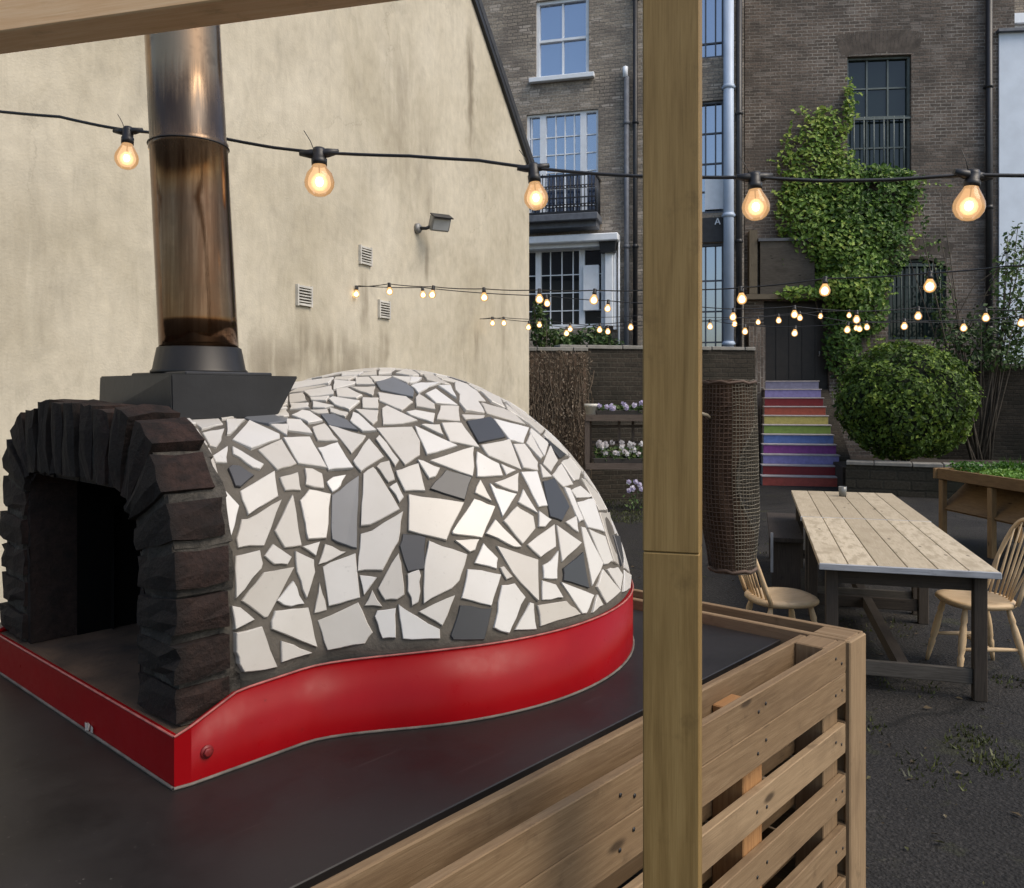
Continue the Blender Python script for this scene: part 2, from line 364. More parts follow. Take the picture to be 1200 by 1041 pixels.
# fallen leaves and grit lying on the yard
m=MB()
for i in range(420):
    Yq=rnd.uniform(2.3,9); xq=rnd.uniform(.6,5.5)*Yq/6+rnd.uniform(0,1); m.leaf((xq,Yq,.008+rnd.random()*.008),(rnd.gauss(0,.3),rnd.gauss(0,.3),1),rnd.uniform(.012,.05),asp=.5)
tag(m.build('leaf_litter',leafmat('litter',[(0,(.03,.022,.014)),(.5,(.09,.065,.035)),(.8,(.06,.07,.02)),(1,(.17,.14,.09))],.8,.1)),kind='stuff')
M_grass=leafmat('grass_blades',[(0,(.02,.024,.008)),(.5,(.045,.058,.014)),(1,(.11,.12,.035))])
m=MB()
def tuft(m,x,y,n,rad,h):
    for _ in range(n):
        a=rnd.random()*6.28; r=rad*math.sqrt(rnd.random()); p=Vector((x+r*math.cos(a),y+r*math.sin(a)*1.3,0)); hh=h*rnd.uniform(.4,1.2); q=p+Vector((rnd.gauss(0,.4)*hh,rnd.gauss(0,.4)*hh,hh)); sd=Vector((rnd.gauss(0,1),rnd.gauss(0,1),0)).normalized()*.006
        t=rnd.random(); m.face([m.v(p-sd),m.v(p+sd),m.v(q)],tint=t)
for px,py,n,rad in ((1150,880,150,.15),(1140,862,60,.10),(1165,900,70,.10),(740,606,900,.5),(728,590,500,.5),(1060,800,60,.2),(1030,735,60,.25),(1015,850,50,.1),(1090,905,70,.15),(870,640,80,.4),(660,600,500,.5),(1185,800,50,.1)):
    Y=EYE*F/(py-CY); p=at(px,py,Y); tuft(m,p.x,p.y,n,rad,.022+.03*rad)
tag(m.build('grass',M_grass),kind='stuff')

# ------------------------------------------------------------------ brick houses
def frame_thing(name,label,cat,px,Y,deg):
    p=at(px,CY,Y); o=thing(name,label,cat,(p.x,p.y,0),R(-deg)); c,s=math.cos(R(deg)),math.sin(R(deg))
    X=Vector((c,-s,0)); P=Vector((p.x,p.y,0))
    def loc(px,py):
        k=(px-CX)/F; x=(k*P.y-P.x)/(X.x-k*X.y); Y=P.y+x*X.y
        return x, EYE-(py-CY)/F*Y
    return o,loc
def facade(parent,mat,x0,x1,z0,z1,holes,depth=6.,rev=.14,name='wall',revmat=None):
    m=MB(); xs=sorted({x0,x1,*[v for h in holes for v in h[:2]]}); zs=sorted({z0,z1,*[v for h in holes for v in h[2:]]})
    for i in range(len(xs)-1):
        for j in range(len(zs)-1):
            a,b,c,d=xs[i],xs[i+1],zs[j],zs[j+1]; mx,mz=(a+b)/2,(c+d)/2
            if any(h[0]<mx<h[1] and h[2]<mz<h[3] for h in holes): continue
            m.poly([(a,0,c),(b,0,c),(b,0,d),(a,0,d)],tint=.5)
    for a,b,c,d in holes:
        m.poly([(a,0,c),(a,rev,c),(a,rev,d),(a,0,d)][::-1],tint=.5); m.poly([(b,0,c),(b,rev,c),(b,rev,d),(b,0,d)],tint=.5)
        m.poly([(a,0,d),(b,0,d),(b,rev,d),(a,rev,d)],tint=.5); m.poly([(a,0,c),(b,0,c),(b,rev,c),(a,rev,c)][::-1],tint=.5)
        m.poly([(a,rev+.25,c),(b,rev+.25,c),(b,rev+.25,d),(a,rev+.25,d)],tint=.5,mat=1)
    m.poly([(x0,0,z0),(x0,0,z1),(x0,depth,z1),(x0,depth,z0)],tint=.5); m.poly([(x1,0,z0),(x1,0,z1),(x1,depth,z1),(x1,depth,z0)][::-1],tint=.5)
    m.poly([(x0,0,z1),(x1,0,z1),(x1,depth,z1),(x0,depth,z1)],tint=.5); m.poly([(x0,depth,z0),(x1,depth,z0),(x1,depth,z1),(x0,depth,z1)][::-1],tint=.5)
    return m.build(name,[mat,M_dark],parent)
def window(parent,a,b,c,d,cols,rows,mf,mp,fw=.06,bw=.025,thick=(),tw=.09,y=.10,sash=None,label=None):
    """cols/rows: fractions of glazing bar centres; thick: fractions of the heavy mullions"""
    m=MB(); W,H=b-a,d-c
    m.box((a+fw/2,y,(c+d)/2),(fw,.09,H)); m.box((b-fw/2,y,(c+d)/2),(fw,.09,H))
    m.box(((a+b)/2,y,d-fw/2),(W-2*fw,.088,fw)); m.box(((a+b)/2,y,c+fw/2),(W-2*fw,.088,fw))
    for f in cols: m.box((a+W*f,y+.012,(c+d)/2),(bw,.04,H-2*fw))
    for f in thick: m.box((a+W*f,y-.004,(c+d)/2),(tw,.08,H-2*fw))
    for f in rows: m.box(((a+b)/2,y+.016,c+H*f),(W-2*fw,.036,bw))
    if sash: m.box(((a+b)/2,y+.0,c+H*sash),(W-2*fw,.07,.05))
    o=m.build('window',mf,parent)
    m=MB()
    m.poly([(a+.01,y+.03,c+.01),(b-.01,y+.03,c+.01),(b-.01,y+.03,d-.01),(a+.01,y+.03,d-.01)],tint=.5)
    m.poly([(a+.01,y+.036,c+.01),(b-.01,y+.036,c+.01),(b-.01,y+.036,d-.01),(a+.01,y+.036,d-.01)][::-1],tint=.5)
    m.build('pane',mp,o)
    if label: o['label']=label
    return o
M_dark=flat('dark_room',(.008,.008,.009),.9)
M_brickL=brick('brick_pale_stock',(.38,.325,.26),(.25,.215,.18),(.38,.35,.30),soot=(.14,.12,.105),pale=.12)
M_brickR=brick('brick_sooty_stock',(.165,.135,.115),(.092,.08,.071),(.29,.275,.25),soot=(.06,.053,.048),pale=.10)
M_brickW=brick('brick_garden_wall',(.05,.042,.033),(.03,.026,.021),(.06,.055,.045),soot=(.015,.015,.011))
M_white=flat('white_paint',(.82,.85,.88),.45,.06)
M_bluewhite=flat('bluish_white_render',(.66,.73,.82),.8,.08,sc_=2)
M_paneB=pane_mat('pane_sky',(.07,.11,.19),.5)
M_paneD=pane_mat('pane_dim',(.016,.018,.02),.05,spec=.4)
M_paneG=pane_mat('pane_green',(.012,.02,.02),.02,spec=.3)
M_greenpaint=flat('grey_green_paint',(.10,.125,.12),.5,.2)
M_darkgreen=flat('dark_green_paint',(.028,.05,.045),.5,.2)
M_pipeblue=flat('pale_pipe_paint',(.42,.50,.62),.45,.1,sc_=3)
M_lead=flat('lead_grey',(.12,.13,.15),.6,.2)
M_stone=flat('sill_stone',(.20,.19,.17),.8,.25)
M_oldwood=wood('weathered_boards',(.035,.03,.025),(.09,.08,.068),(.16,.145,.12),.85)
LH,lp=frame_thing('town_house','tall pale brick house with white windows and an iron balcony','house',660,18,15)
def rect(lp,x0,y0,x1,y1,pad=0):
    xm,ym=(x0+x1)/2,(y0+y1)/2
    a=lp(x0,ym)[0]; b=lp(x1,ym)[0]; return (a,b,lp(xm,y1)[1],lp(xm,y0)[1])
wU=rect(lp,628,-2,690,90); wF=rect(lp,617,131,701,262); wB=rect(lp,612,289,709,385)
wS1=rect(lp,815,-60,848.5,68); wS2=rect(lp,815,118,848.5,250); wS3=rect(lp,815,285,848.5,430); wS0=rect(lp,762,60,800,250)
x0=lp(540,300)[0]; x1=lp(872,300)[0]
facade(LH,M_brickL,x0,x1,0,11.5,[wU,wF,wB,wS1,wS2,wS3])
window(LH,*wU,cols=[.5],rows=[],mf=M_white,mp=M_paneB,fw=.07,bw=.04,sash=.49)
m=MB(); a,b,c,d=wU; m.box(((a+b)/2,-.03,c-.05),(b-a+.26,.2,.10),bevel=.01); m.build('window_sill',M_white,LH)
window(LH,*wF,cols=[.06+.0,.40,.53,.66],rows=[.16,.32,.47,.63,.79],mf=M_white,mp=M_paneB,fw=.05,bw=.022,thick=[.225,.79],tw=.13)
window(LH,*wB,cols=[.335,.475,.61],rows=[.22,.44,.66],mf=M_white,mp=M_paneD,fw=.09,bw=.02,thick=[.19,.72],tw=.12)
# white bay surround: cornice, right hand panel
a,b,c,d=wB
m=MB(); m.box(((a+b)/2+.05,-.16,d+.10),(b-a+.55,.42,.16),bevel=.02); m.box(((a+b)/2+.05,-.09,d-.02),(b-a+.4,.24,.09)); m.build('cornice',M_white,LH)
m=MB(); m.box((b-.30,.02,(c+d)/2-.03),(.34,.10,(d-c)*.55),bevel=.01); m.box((b+.10,-.05,(c+d)/2),(.16,.2,d-c-.04),bevel=.01); m.box((b+.22,-.02,(c+d)/2-.1),(.06,.12,d-c-.1)); m.build('bay_panel',M_white,LH)
# balcony
ax,az=lp(634,260); bx,bz=lp(703,260); tz=lp(668,214)[1]
m=MB(); m.box(((ax+bx)/2-.2,-.33,az-.06),(bx-ax+.5,.62,.14),bevel=.01); m.box(((ax+bx)/2-.2,-.25,az-.19),(bx-ax+.4,.46,.12)); bl=m.build('balcony',M_lead,LH)
m=MB(); H=tz-az; y=-.6
m.beam((ax-.35,y,tz),(bx,y,tz),.035,.045); m.beam((ax-.35,y,az+.04),(bx,y,az+.04),.035,.05); m.beam((ax-.35,y,az+H*.42),(bx,y,az+H*.42),.025,.025)
n=22
for i in range(n+1):
    x=ax-.35+(bx-ax+.35)*i/n; m.tube([(x,y,az),(x,y,tz+ (.05 if i%2 else 0))],.011,6)
    if i<n:
        xm=x+(bx-ax+.35)/n/2
        for zz in (az+H*.22,az+H*.7): 
            r_=.032; m.tube([(xm+r_*math.cos(q*math.pi/3),y,zz+r_*math.sin(q*math.pi/3)) for q in range(7)],.012,5)
for i in range(4): 
    yy=y+.15*(i+1); m.tube([(bx,yy,az),(bx,yy,tz)],.011,6)
m.beam((bx,y,tz),(bx,0,tz),.035,.045); m.build('railing',M_blackmetal,bl)
# drainpipes of the town house
def pipe(parent,lp,px,ytop,ybot,r,mat,off=.09,name='drainpipe',n=10,joints=True,label=None):
    x,zt=lp(px,ytop); zb=lp(px,ybot)[1]; m=MB(); m.tube([(x,-off,zb),(x,-off,zt)],r,n)
    if joints:
        z=zb+.6
        while z<zt: m.tube([(x,-off,z),(x,-off,z+.08)],r*1.14,n); m.box((x,-off/2,z+.04),(r*2.6,off,.03)); z+=2.6
    o=m.build(name,mat,parent)
    if label: o['label']=label
    return o
pipe(LH,lp,735,92,470,.055,M_lead); pipe(LH,lp,745,-60,470,.05,M_blackmetal)
dp=pipe(LH,lp,714,296,440,.06,M_blackmetal); x,z=lp(714,290); m=MB(); m.box((x,-.13,z),(.30,.24,.28),taper=1.25); m.build('hopper',M_blackmetal,dp)
pipe(LH,lp,726,284,440,.022,M_white,joints=False)
x,z=lp(733.5,90); m=MB(); m.lathe([(.0,0),(.055,0),(.055,.22),(0,.25)],12,c=(x,-.09,z-.05)); m.build('vent_cap',M_white,LH)
pipe(LH,lp,854,-60,440,.105,M_pipeblue,off=.16,label='wide pale blue soil pipe'); pipe(LH,lp,866,-60,470,.06,M_blackmetal)
for q,rows in ((wS1,[.15,.62]),(wS2,[.2,.45,.72]),(wS3,[.2,.45,.7])):
    window(LH,*q,cols=[.35,.7],rows=rows,mf=M_lead,mp=M_paneB,fw=.05,bw=.03)
a,b,c,d=wS2; m=MB(); m.box(((a+b)/2,-.01,c-.35),(b-a,.06,.5)); sp=m.build('stair_panel',M_slate,LH)
x,z=lp(841,260); m=MB()
for s in(-1,1): m.beam((x+s*.05,-.045,z-.065),(x,-.045,z+.065),.012,.022)
m.beam((x-.026,-.047,z-.02),(x+.026,-.047,z-.02),.012,.018); m.build('sign_letter',M_white,sp)
m=MB(); a2,z2=lp(826,207); b2,_=lp(848,207); zz=lp(836,245)[1]
m.box(((a2+b2)/2,.05,(z2+zz)/2),(b2-a2,.03,z2-zz)); m.build('glare_panel',M_white,LH)  # white panel painted in for the bright light showing in the stair window

RH,rp=frame_thing('terrace_house','dark sooty brick house with barred windows behind the rainbow steps','house',873,18.6,6)
w1=rect(rp,993,65,1068,207); w2=rect(rp,1041,303,1109,398); dr=rect(rp,895,352,972,470)
rx0=rp(873,300)[0]; rx1=rp(1189,60)[0]
facade(RH,M_brickR,rx0,rx1,0,11.6,[w1,w2,dr],rev=.2)
window(RH,*w1,cols=[.335,.665],rows=[.745,.25],mf=M_greenpaint,mp=M_paneG,fw=.05,bw=.035,sash=.5,y=.14)
window(RH,*w2,cols=[.335,.665],rows=[.35,.66],mf=M_darkgreen,mp=M_paneG,fw=.06,bw=.035,y=.14)
def bars(a,b,z0,z1,n,mat):
    m=MB(); y=.03
    for i in range(n): x=a+(b-a)*(i+.7)/(n+.4); m.tube([(x,y,z0),(x,y,z1+.05)],.016,6)
    m.beam((a,y,z1),(b,y,z1),.03,.04); m.build('window_bars',mat,RH)
a,b,c,d=w1; bars(a,b,c,c+(d-c)*.48,6,M_greenpaint); a,b,c,d=w2; bars(a,b,c,d-.15,7,M_darkgreen)
def archpatch(a,b,z,h,rise,fan,mat):
    m=MB(); n=int((b-a+.3)/.085); 
    for i in range(n):
        t=(i+.5)/n*2-1; x=(a+b)/2+t*(b-a)/2; zz=z+rise*(1-t*t); an=-t*fan
        rot=Matrix.Rotation(-an,3,'Y'); m.box(Vector((x,.005,zz))+rot@Vector((0,0,h/2)),(.072,.016,h*rnd.uniform(.9,1)),rot=rot)
    return m.build('window_arch',mat,RH)
M_archbrick=flat('arch_brick',(.085,.07,.058),.9,.45,sc_=5,bmp=.4)
a,b,c,d=w1; archpatch(a-.12,b+.12,d+.01,.5,.04,.35,M_archbrick); a,b,c,d=w2; archpatch(a-.08,b+.08,d-.0,.34,.10,.3,M_archbrick)
m=MB(); a,b,c,d=w2   # segmental head filling the square opening
n=14; pts=[(a,.0,d)]+[(b,.0,d)]+[(b-(b-a)*i/n,.0,d-.18+.17*(1-(2*i/n-1)**2)) for i in range(n+1)]
m.prism([Vector((p[0],.13,p[2]))for p in pts],(0,-.125,0)); m.build('arch_infill',M_archbrick,RH)
pipe(RH,rp,1157,-60,420,.07,M_blackmetal); 
m=MB(); a,b,c,d=w1; m.box(((a+b)/2,-.03,c-.05),(b-a+.2,.2,.09)); m.build('window_sill',M_stone,RH)
# boarded lean-to above the door, lintel, door
a,zt=rp(889,285); b,zb=rp(952,345)
m=MB()
nb=8
for i in range(nb): 
    z=zb+(zt-zb)*(i+.5)/nb; m.box(((a+b)/2,-.18,z),(b-a,.03,(zt-zb)/nb+.012),rot=Matrix.Rotation(R(8),3,'X'))
m.box((a+.02,-.085,(zt+zb)/2),(.04,.17,zt-zb)); m.box((b-.02,-.085,(zt+zb)/2),(.04,.17,zt-zb))
lean=m.build('boarded_porch',M_oldwood,RH)
m=MB(); m.box(((a+b)/2,-.12,zt+.05),(b-a+.1,.28,.06),rot=Matrix.Rotation(R(10),3,'X')); m.build('porch_cap',M_lead,lean)
m=MB(); x,zq=rp(881,272); m.box((x,-.1,(zq+zb)/2),(.17,.2,zq-zb)); m.box(((a+b)/2+.15,-.1,zb-.06),(b-a+.9,.22,.11)); m.build('porch_timber',wood('porch_timber',(.06,.05,.035),(.13,.11,.08),(.2,.17,.12),.8),lean)
a,b,c,d=dr; m=MB(); m.box(((a+b)/2,.17,(c+d)/2),(b-a-.02,.05,d-c-.02)); 
for i in range(5): m.box((a+(b-a)*(i+.5)/5,.14,(c+d)/2),((b-a)/5-.02,.02,d-c-.1))
dd=m.build('door',flat('dark_door_paint',(.018,.014,.011),.6,.3),RH)
m=MB(); m.tube([(b-.2,.12,c+1.0),(b-.2,.05,c+1.0),(b-.2,.05,c+1.1)],.015,8); m.build('handle',M_greymetal,dd)
# brick pier left of the steps
x,z=rp(875,345); xb,_=rp(893,345); m=MB(); m.box(((x+xb)/2,-.17,1.6),(xb-x+.02,.32,3.2)); m.build('porch_pier',M_brickR,RH)

NH,np_=frame_thing('rendered_house','bluish white rendered house beyond the black drainpipe','house',1171,18.0,6)
a=np_(1171,200)[0]; zt=np_(1190,38)[1]
facade(NH,M_bluewhite,a,a+5,0,zt,[],depth=7)
m=MB(); m.box((a+2.5,3,zt+.03),(5.1,6.2,.06)); m.build('parapet',M_lead,NH)
BH,bp=frame_thing('back_house','brown brick house with a white window above the white wall','house',1186,26,6)
wq=rect(bp,1188,28,1240,64); facade(BH,M_brickL,bp(1183,20)[0],bp(1300,20)[0],0,16,[wq],depth=5)
window(BH,*wq,cols=[.5],rows=[],mf=M_white,mp=M_paneD,sash=.5,fw=.09)
m=MB(); a,b,c,d=wq; m.box(((a+b)/2,-.05,c-.18),(b-a+.3,.3,.36)); m.build('window_sill',M_white,BH); m=MB(); m.box(((a+b)/2,-.04,d+.15),(b-a+.3,.2,.3)); m.build('window_lintel',M_white,BH)
# ------------------------------------------------------------------ rainbow steps
sb=at(941.5,570,EYE*F/108.); ang=math.atan2(.6,3.1)
ST=thing('rainbow_steps','flight of steps with risers painted in rainbow stripes up to the dark door','steps',(sb.x,sb.y,0),-ang)
M_tread=flat('tread_concrete',(.20,.19,.185),.85,.2,bmp=.3)
cols=[('salmon red',(.30,.055,.04)),('dark red',(.17,.008,.012)),('lavender',(.20,.19,.42)),('purple',(.21,.045,.23)),('blue',(.09,.16,.40)),('green',(.16,.25,.05)),('yellow',(.38,.33,.10)),('orange red',(.28,.06,.035)),('deep red',(.15,.008,.012)),('pale violet',(.19,.17,.36)),('grey blue',(.17,.17,.25))]
NS=11; RH_=.181; TR=.285
for i in range(NS):
    wd=1.46-.034*i; m=MB(); y0=i*TR
    m.box((  .017*i,y0+TR*.5+.5*(NS-i-1)*0+.01,(i+1)*RH_/2-.012),(wd,TR+.02,(i+1)*RH_-.024),tint=.5); s=m.build('step',M_tread,ST)
    m=MB(); m.box((  .017*i,y0+.01,(i+1)*RH_-.011),(wd+.03,.06,.022),bevel=.004,tint=.9); m.box((  .017*i,y0+TR*.5+.02,(i+1)*RH_-.011),(wd+.03,TR-.05,.0215),tint=.5); m.build('tread',flat('nosing',(.36,.33,.33),.8,.15) if i==0 else bpy.data.materials['nosing'],s)
    m=MB(); m.box((  .017*i,y0-.004,i*RH_+RH_/2-.01),(wd-.01,.008,RH_-.026)); r=m.build('riser',flat('paint_'+cols[i][0].replace(' ','_'),cols[i][1],.55,.16,sc_=14),s); r['label']=cols[i][0]+' painted riser'
# ------------------------------------------------------------------ raised bed wall, garden walls
M_stonewall=brick('rubble_wall',(.045,.04,.03),(.03,.028,.022),(.035,.033,.026),bw=.42,bh=.16,ms=.02,soot=(.015,.017,.01))
def wallthing(name,label,cat,pxa,Ya,pxb,Yb,h,th,mat,cope=None,z0=0):
    A=at(pxa,CY,Ya);B=at(pxb,CY,Yb); A.z=B.z=0; L=(B-A).length
    o=thing(name,label,cat,A,math.atan2(B.y-A.y,B.x-A.x)); m=MB(); m.box((L/2,th/2,h/2),(L,th,h),tint=.5); m.build('masonry',mat,o)
    if cope:
        m=MB(); x=0
        while x<L-.05:
            l=min(rnd.uniform(.4,.6),L-x); m.box((x+l/2,th/2,h+.03),(l-.012,th+.06,.06),bevel=.008,jit=.004); x+=l
        m.build('coping',cope,o)
    return o
wallthing('retaining_wall','low dark stone retaining wall under the round clipped bush','wall',991,14.2,1330,12.6,.50,.35,M_stonewall,M_stone)
# cheek wall beside the steps
ck=thing('cheek_wall','sloping brick cheek wall along the right side of the rainbow steps','wall',(sb.x,sb.y,0),-ang)
m=MB(); m.prism([Vector(p) for p in ((.75,-.5,0),(.75,3.15,0),(.75,3.15,1.80),(.75,.2,.16),(.75,-.5,.14))],(.22,0,0),tint=.5); m.build('masonry',M_brickW,ck)
gw=wallthing('garden_wall','dark brick garden wall behind the round bush','wall',1100,17.2,1420,15.5,2.25,.3,M_brickW,M_stone)
bd=thing('planting_bed','dark raised soil bed behind the low stone wall','bed',(at(1100,CY,15).x,15.1,0),R(-14)); m=MB(); m.box((1.4,.3,.21),(6.2,2.4,.42)); m.build('soil',M_soil,bd)
# old brown wall beside the rendered gable, overgrown with dead creeper
M_brush=wood('dead_stems',(.05,.036,.026),(.10,.075,.052),(.16,.125,.095),.9,knots=False,tv=.5)
M_brickB=brick('brick_brown_old',(.15,.105,.075),(.10,.072,.054),(.15,.125,.095),bw=.225,soot=(.055,.042,.03),pale=.1)
bs=wallthing('old_wall','brown weathered brick wall with dead creeper beside the end of the cream wall','wall',585,12.75,689,12.95,2.36,.3,M_brickB,M_stone)
A=at(585,CY,12.70); B=at(692,CY,12.90); A.z=B.z=0; L=(B-A).length
dc=thing('dead_creeper','brown dried creeper clinging to the old wall at the end of the cream wall','creeper',A,math.atan2(B.y-A.y,B.x-A.x))
m=MB()
for i in range(150):
    x=rnd.uniform(0,L); z=rnd.uniform(0,1.6); pts=[]
    for k in range(5): pts.append((x,-.012-rnd.random()*.03,z)); x+=rnd.gauss(0,.03); z=min(2.34,z+rnd.uniform(.08,.25))
    m.tube(pts,rnd.uniform(.004,.011),4,caps=False)
m.build('stems',M_brush,dc)
M_dead=leafmat('dead_leaves',[(0,(.04,.03,.02)),(.4,(.12,.09,.062)),(.8,(.19,.15,.11)),(1,(.27,.225,.175))],.85,.1)
m=MB()
for i in range(2600): m.leaf((rnd.uniform(0,L),rnd.uniform(-.09,-.01),2.36*rnd.random()**.8),(rnd.gauss(0,.5),-1,rnd.gauss(.2,.4)),rnd.uniform(.025,.07),tint=min(1,max(0,rnd.gauss(.45,.25))),asp=.4,upv=(0,0,1))
m.build('dead_leaves',M_dead,dc)
wl=wallthing('brick_wall','dark old brick wall behind the flower shelf','wall',655,13.2,885,13.9,2.42,.3,M_brickW,M_stone)

# ------------------------------------------------------------------ plants
M_ivy=leafmat('ivy_leaves',[(0,(.022,.055,.010)),(.35,(.065,.14,.022)),(.7,(.17,.285,.045)),(1,(.38,.46,.10))],.5)
M_bush=leafmat('bush_leaves',[(0,(.014,.032,.005)),(.4,(.055,.105,.014)),(.75,(.125,.20,.026)),(1,(.24,.32,.045))],.6)
M_shrub=leafmat('shrub_leaves',[(0,(.02,.045,.013)),(.5,(.065,.115,.033)),(1,(.16,.22,.07))],.5)
M_stem=flat('stem_bark',(.05,.04,.028),.9,.4)
# clipped round bush
bc=at(1060,470,14.9); BR=1.13; BZ=1.05
bu=thing('round_bush','big clipped round green bush on the low stone wall beside the rainbow steps','bush',(bc.x,bc.y,.42))
cz=bc.z-.42
m=MB()
for i in range(12500):
    v=Vector((rnd.gauss(0,1),rnd.gauss(0,1),rnd.gauss(0,1))).normalized()
    bump_=1+.05*math.sin(5*v.x+3*v.z+1)*math.sin(4*v.y+2)+.04*math.sin(11*v.x+9*v.z+5*v.y)+.025*math.sin(23*v.x-17*v.z)
    rr=bump_*(1-abs(rnd.gauss(0,.07)))*(1 if rnd.random()<.93 else rnd.uniform(1,1.05))
    p=Vector((v.x*BR*rr,v.y*BR*rr,cz+v.z*BZ*rr))
    if p.z<.02: continue
    m.leaf(p,v+Vector((rnd.gauss(0,.5),rnd.gauss(0,.5),rnd.gauss(.2,.5))),rnd.uniform(.04,.12),tint=min(1,max(0,rnd.gauss(.5+.18*math.sin(6*v.x+5*v.z)*math.sin(7*v.y+3*v.z),.22))))
for i in range(55):
    v=Vector((rnd.gauss(0,1),rnd.gauss(0,1),abs(rnd.gauss(.2,.8)))).normalized(); b=Vector((v.x*BR,v.y*BR,cz+v.z*BZ))
    for k in range(7): m.leaf(b+v*(.02*k)+Vector((rnd.gauss(0,.02),rnd.gauss(0,.02),rnd.gauss(0,.02)+.01*k)),v+Vector((rnd.gauss(0,.6),rnd.gauss(0,.6),.4)),rnd.uniform(.04,.08),tint=rnd.uniform(.5,1))
m.build('foliage',M_bush,bu)
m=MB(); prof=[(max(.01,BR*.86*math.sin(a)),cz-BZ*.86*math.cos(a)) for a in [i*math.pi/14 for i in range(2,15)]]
m.lathe(prof,28); m.build('dark_core',flat('dark_core',(.010,.016,.006),.95,.5,sc_=16,bmp=.8),bu)  # solid core added behind the leaves, coloured dark to deepen the bush
m=MB(); m.tube([(0,0,-.05),(.03,0,.3),(0,.02,.8)],[.09,.07,.05],8); m.build('trunk',M_stem,bu)
# climbing ivy on the dark house
iv=thing('climbing_ivy','bright green ivy climbing the dark brick house to the barred window','ivy',RH.location,RH.rotation_euler.z)
def ivyblob(m,cx,cy,rx,ry,n,depth,tm,lo=.075,hi=.15):
    for _ in range(int(n*1.5)):
        a=rnd.random()*6.283; r=math.sqrt(rnd.random())*rnd.uniform(.85,1.12); px=cx+rx*r*math.cos(a); py=cy+ry*r*math.sin(a)
        x,z=rp(px,py); y=-.05-depth*max(0,1-r*r)*rnd.random()-rnd.random()*.12
        m.leaf((x,y,z),(rnd.gauss(0,.45),-1+rnd.gauss(0,.3),rnd.gauss(.55,.4)),rnd.uniform(lo,hi),tint=min(1,max(0,rnd.gauss(tm,.2))))
m=MB()
for a in ((975,185,16,55,240,.15,.72),(952,200,26,60,420,.2,.68),(925,215,9,38,120,.1,.75),(993,130,6,30,80,.05,.8),(985,225,30,50,450,.3,.62),(945,262,34,42,520,.4,.55),(1035,232,38,36,520,.3,.34),(1005,265,52,40,800,.5,.36),(985,290,48,40,800,.6,.6),(1000,322,42,38,700,.7,.5),(1040,290,26,34,260,.4,.3),(1010,360,30,36,420,.5,.4),(985,400,22,44,380,.4,.25),(990,340,36,30,450,.8,.66),(935,345,34,9,160,.5,.62),(962,150,10,26,50,.08,.8),(1020,205,40,10,140,.2,.4),(1062,222,12,20,90,.2,.4)):
    ivyblob(m,*a)
for i in range(120):  # loose sprays
    px,py=rnd.choice([(918,195),(932,170),(958,140),(992,118),(1066,215),(1072,245),(1066,285),(918,300),(1040,330),(925,255),(1050,300),(915,235),(1020,385)]); px+=rnd.gauss(0,5); py+=rnd.gauss(0,12); dx=rnd.gauss(0,1.2); dy=rnd.uniform(-2.2,1)
    for k in range(rnd.randint(3,9)): x,z=rp(px+dx*k*1.2,py+dy*k*1.2); m.leaf((x,-.06-rnd.random()*.12,z),(rnd.gauss(0,.5),-1,rnd.gauss(.5,.4)),rnd.uniform(.06,.13),tint=rnd.uniform(.35,1))
m.build('foliage',M_ivy,iv)
m=MB()
for px0,py0,px1,py1 in ((985,440,975,150),(995,440,1035,215),(990,440,930,200),(1000,430,1060,240),(978,440,950,300)):
    pts=[]
    for k in range(7):
        f=k/6; x,z=rp(px0+(px1-px0)*f+rnd.gauss(0,4),py0+(py1-py0)*f); pts.append((x,-.05,z))
    m.tube(pts,[.035-.004*k for k in range(7)],6)
m.build('stem',M_stem,iv)
def shrub(name,label,px,Y,zbase,blobs,mat,leaf=(.06,.12),cat='shrub',stems=4,branches=()):
    p=at(px,CY,Y); o=thing(name,label,cat,(p.x,p.y,zbase)); m=MB(); tops=[]
    for bx,by,rx,ry,n,tm in blobs:
        c=at(bx,by,Y)-Vector((p.x,p.y,zbase)); sx=rx/F*Y; sz=ry/F*Y; tops.append((c,sz))
        for _ in range(n):
            v=Vector((rnd.gauss(0,1),rnd.gauss(0,1),rnd.gauss(0,1))).normalized()*(rnd.random()**.4)
            m.leaf(c+Vector((v.x*sx,v.y*sx*.8,v.z*sz)),v+Vector((rnd.gauss(0,.6),rnd.gauss(0,.6),rnd.gauss(.4,.5))),rnd.uniform(*leaf),tint=min(1,max(0,rnd.gauss(tm,.22))))
    m.build('foliage',mat,o); m=MB()
    for c,sz in tops:
        for _ in range(stems):
            e=c+Vector((rnd.gauss(0,.3)*sz,rnd.gauss(0,.2)*sz,rnd.uniform(-.1,.9)*sz)); b=Vector((rnd.gauss(0,.08),rnd.gauss(0,.05),0)); m.tube([b,(b+e)/2+Vector((rnd.gauss(0,.08),0,.05)),e],[.022,.016,.006],5)
    for br in branches:
        pts=[at(x,y,Y)-Vector((p.x,p.y,zbase))+Vector((0,rnd.gauss(0,.05),0)) for x,y in br]; m.tube(pts,[.012*(1-.6*i/len(pts)) for i in range(len(pts))],5)
    m.build('stem',M_stem,o); return o
shrub('garden_shrub','small green shrub rising above the brushwood screen',640,14.0,0,[(634,385,14,24,260,.5),(655,398,20,14,200,.45),(630,365,6,16,80,.6)],M_shrub)
shrub('garden_shrub','leafy green shrub above the dark brick wall near the white bay window',690,14.5,0,[(695,398,24,18,380,.4),(715,408,18,12,160,.3),(673,402,14,12,140,.45)],M_shrub)
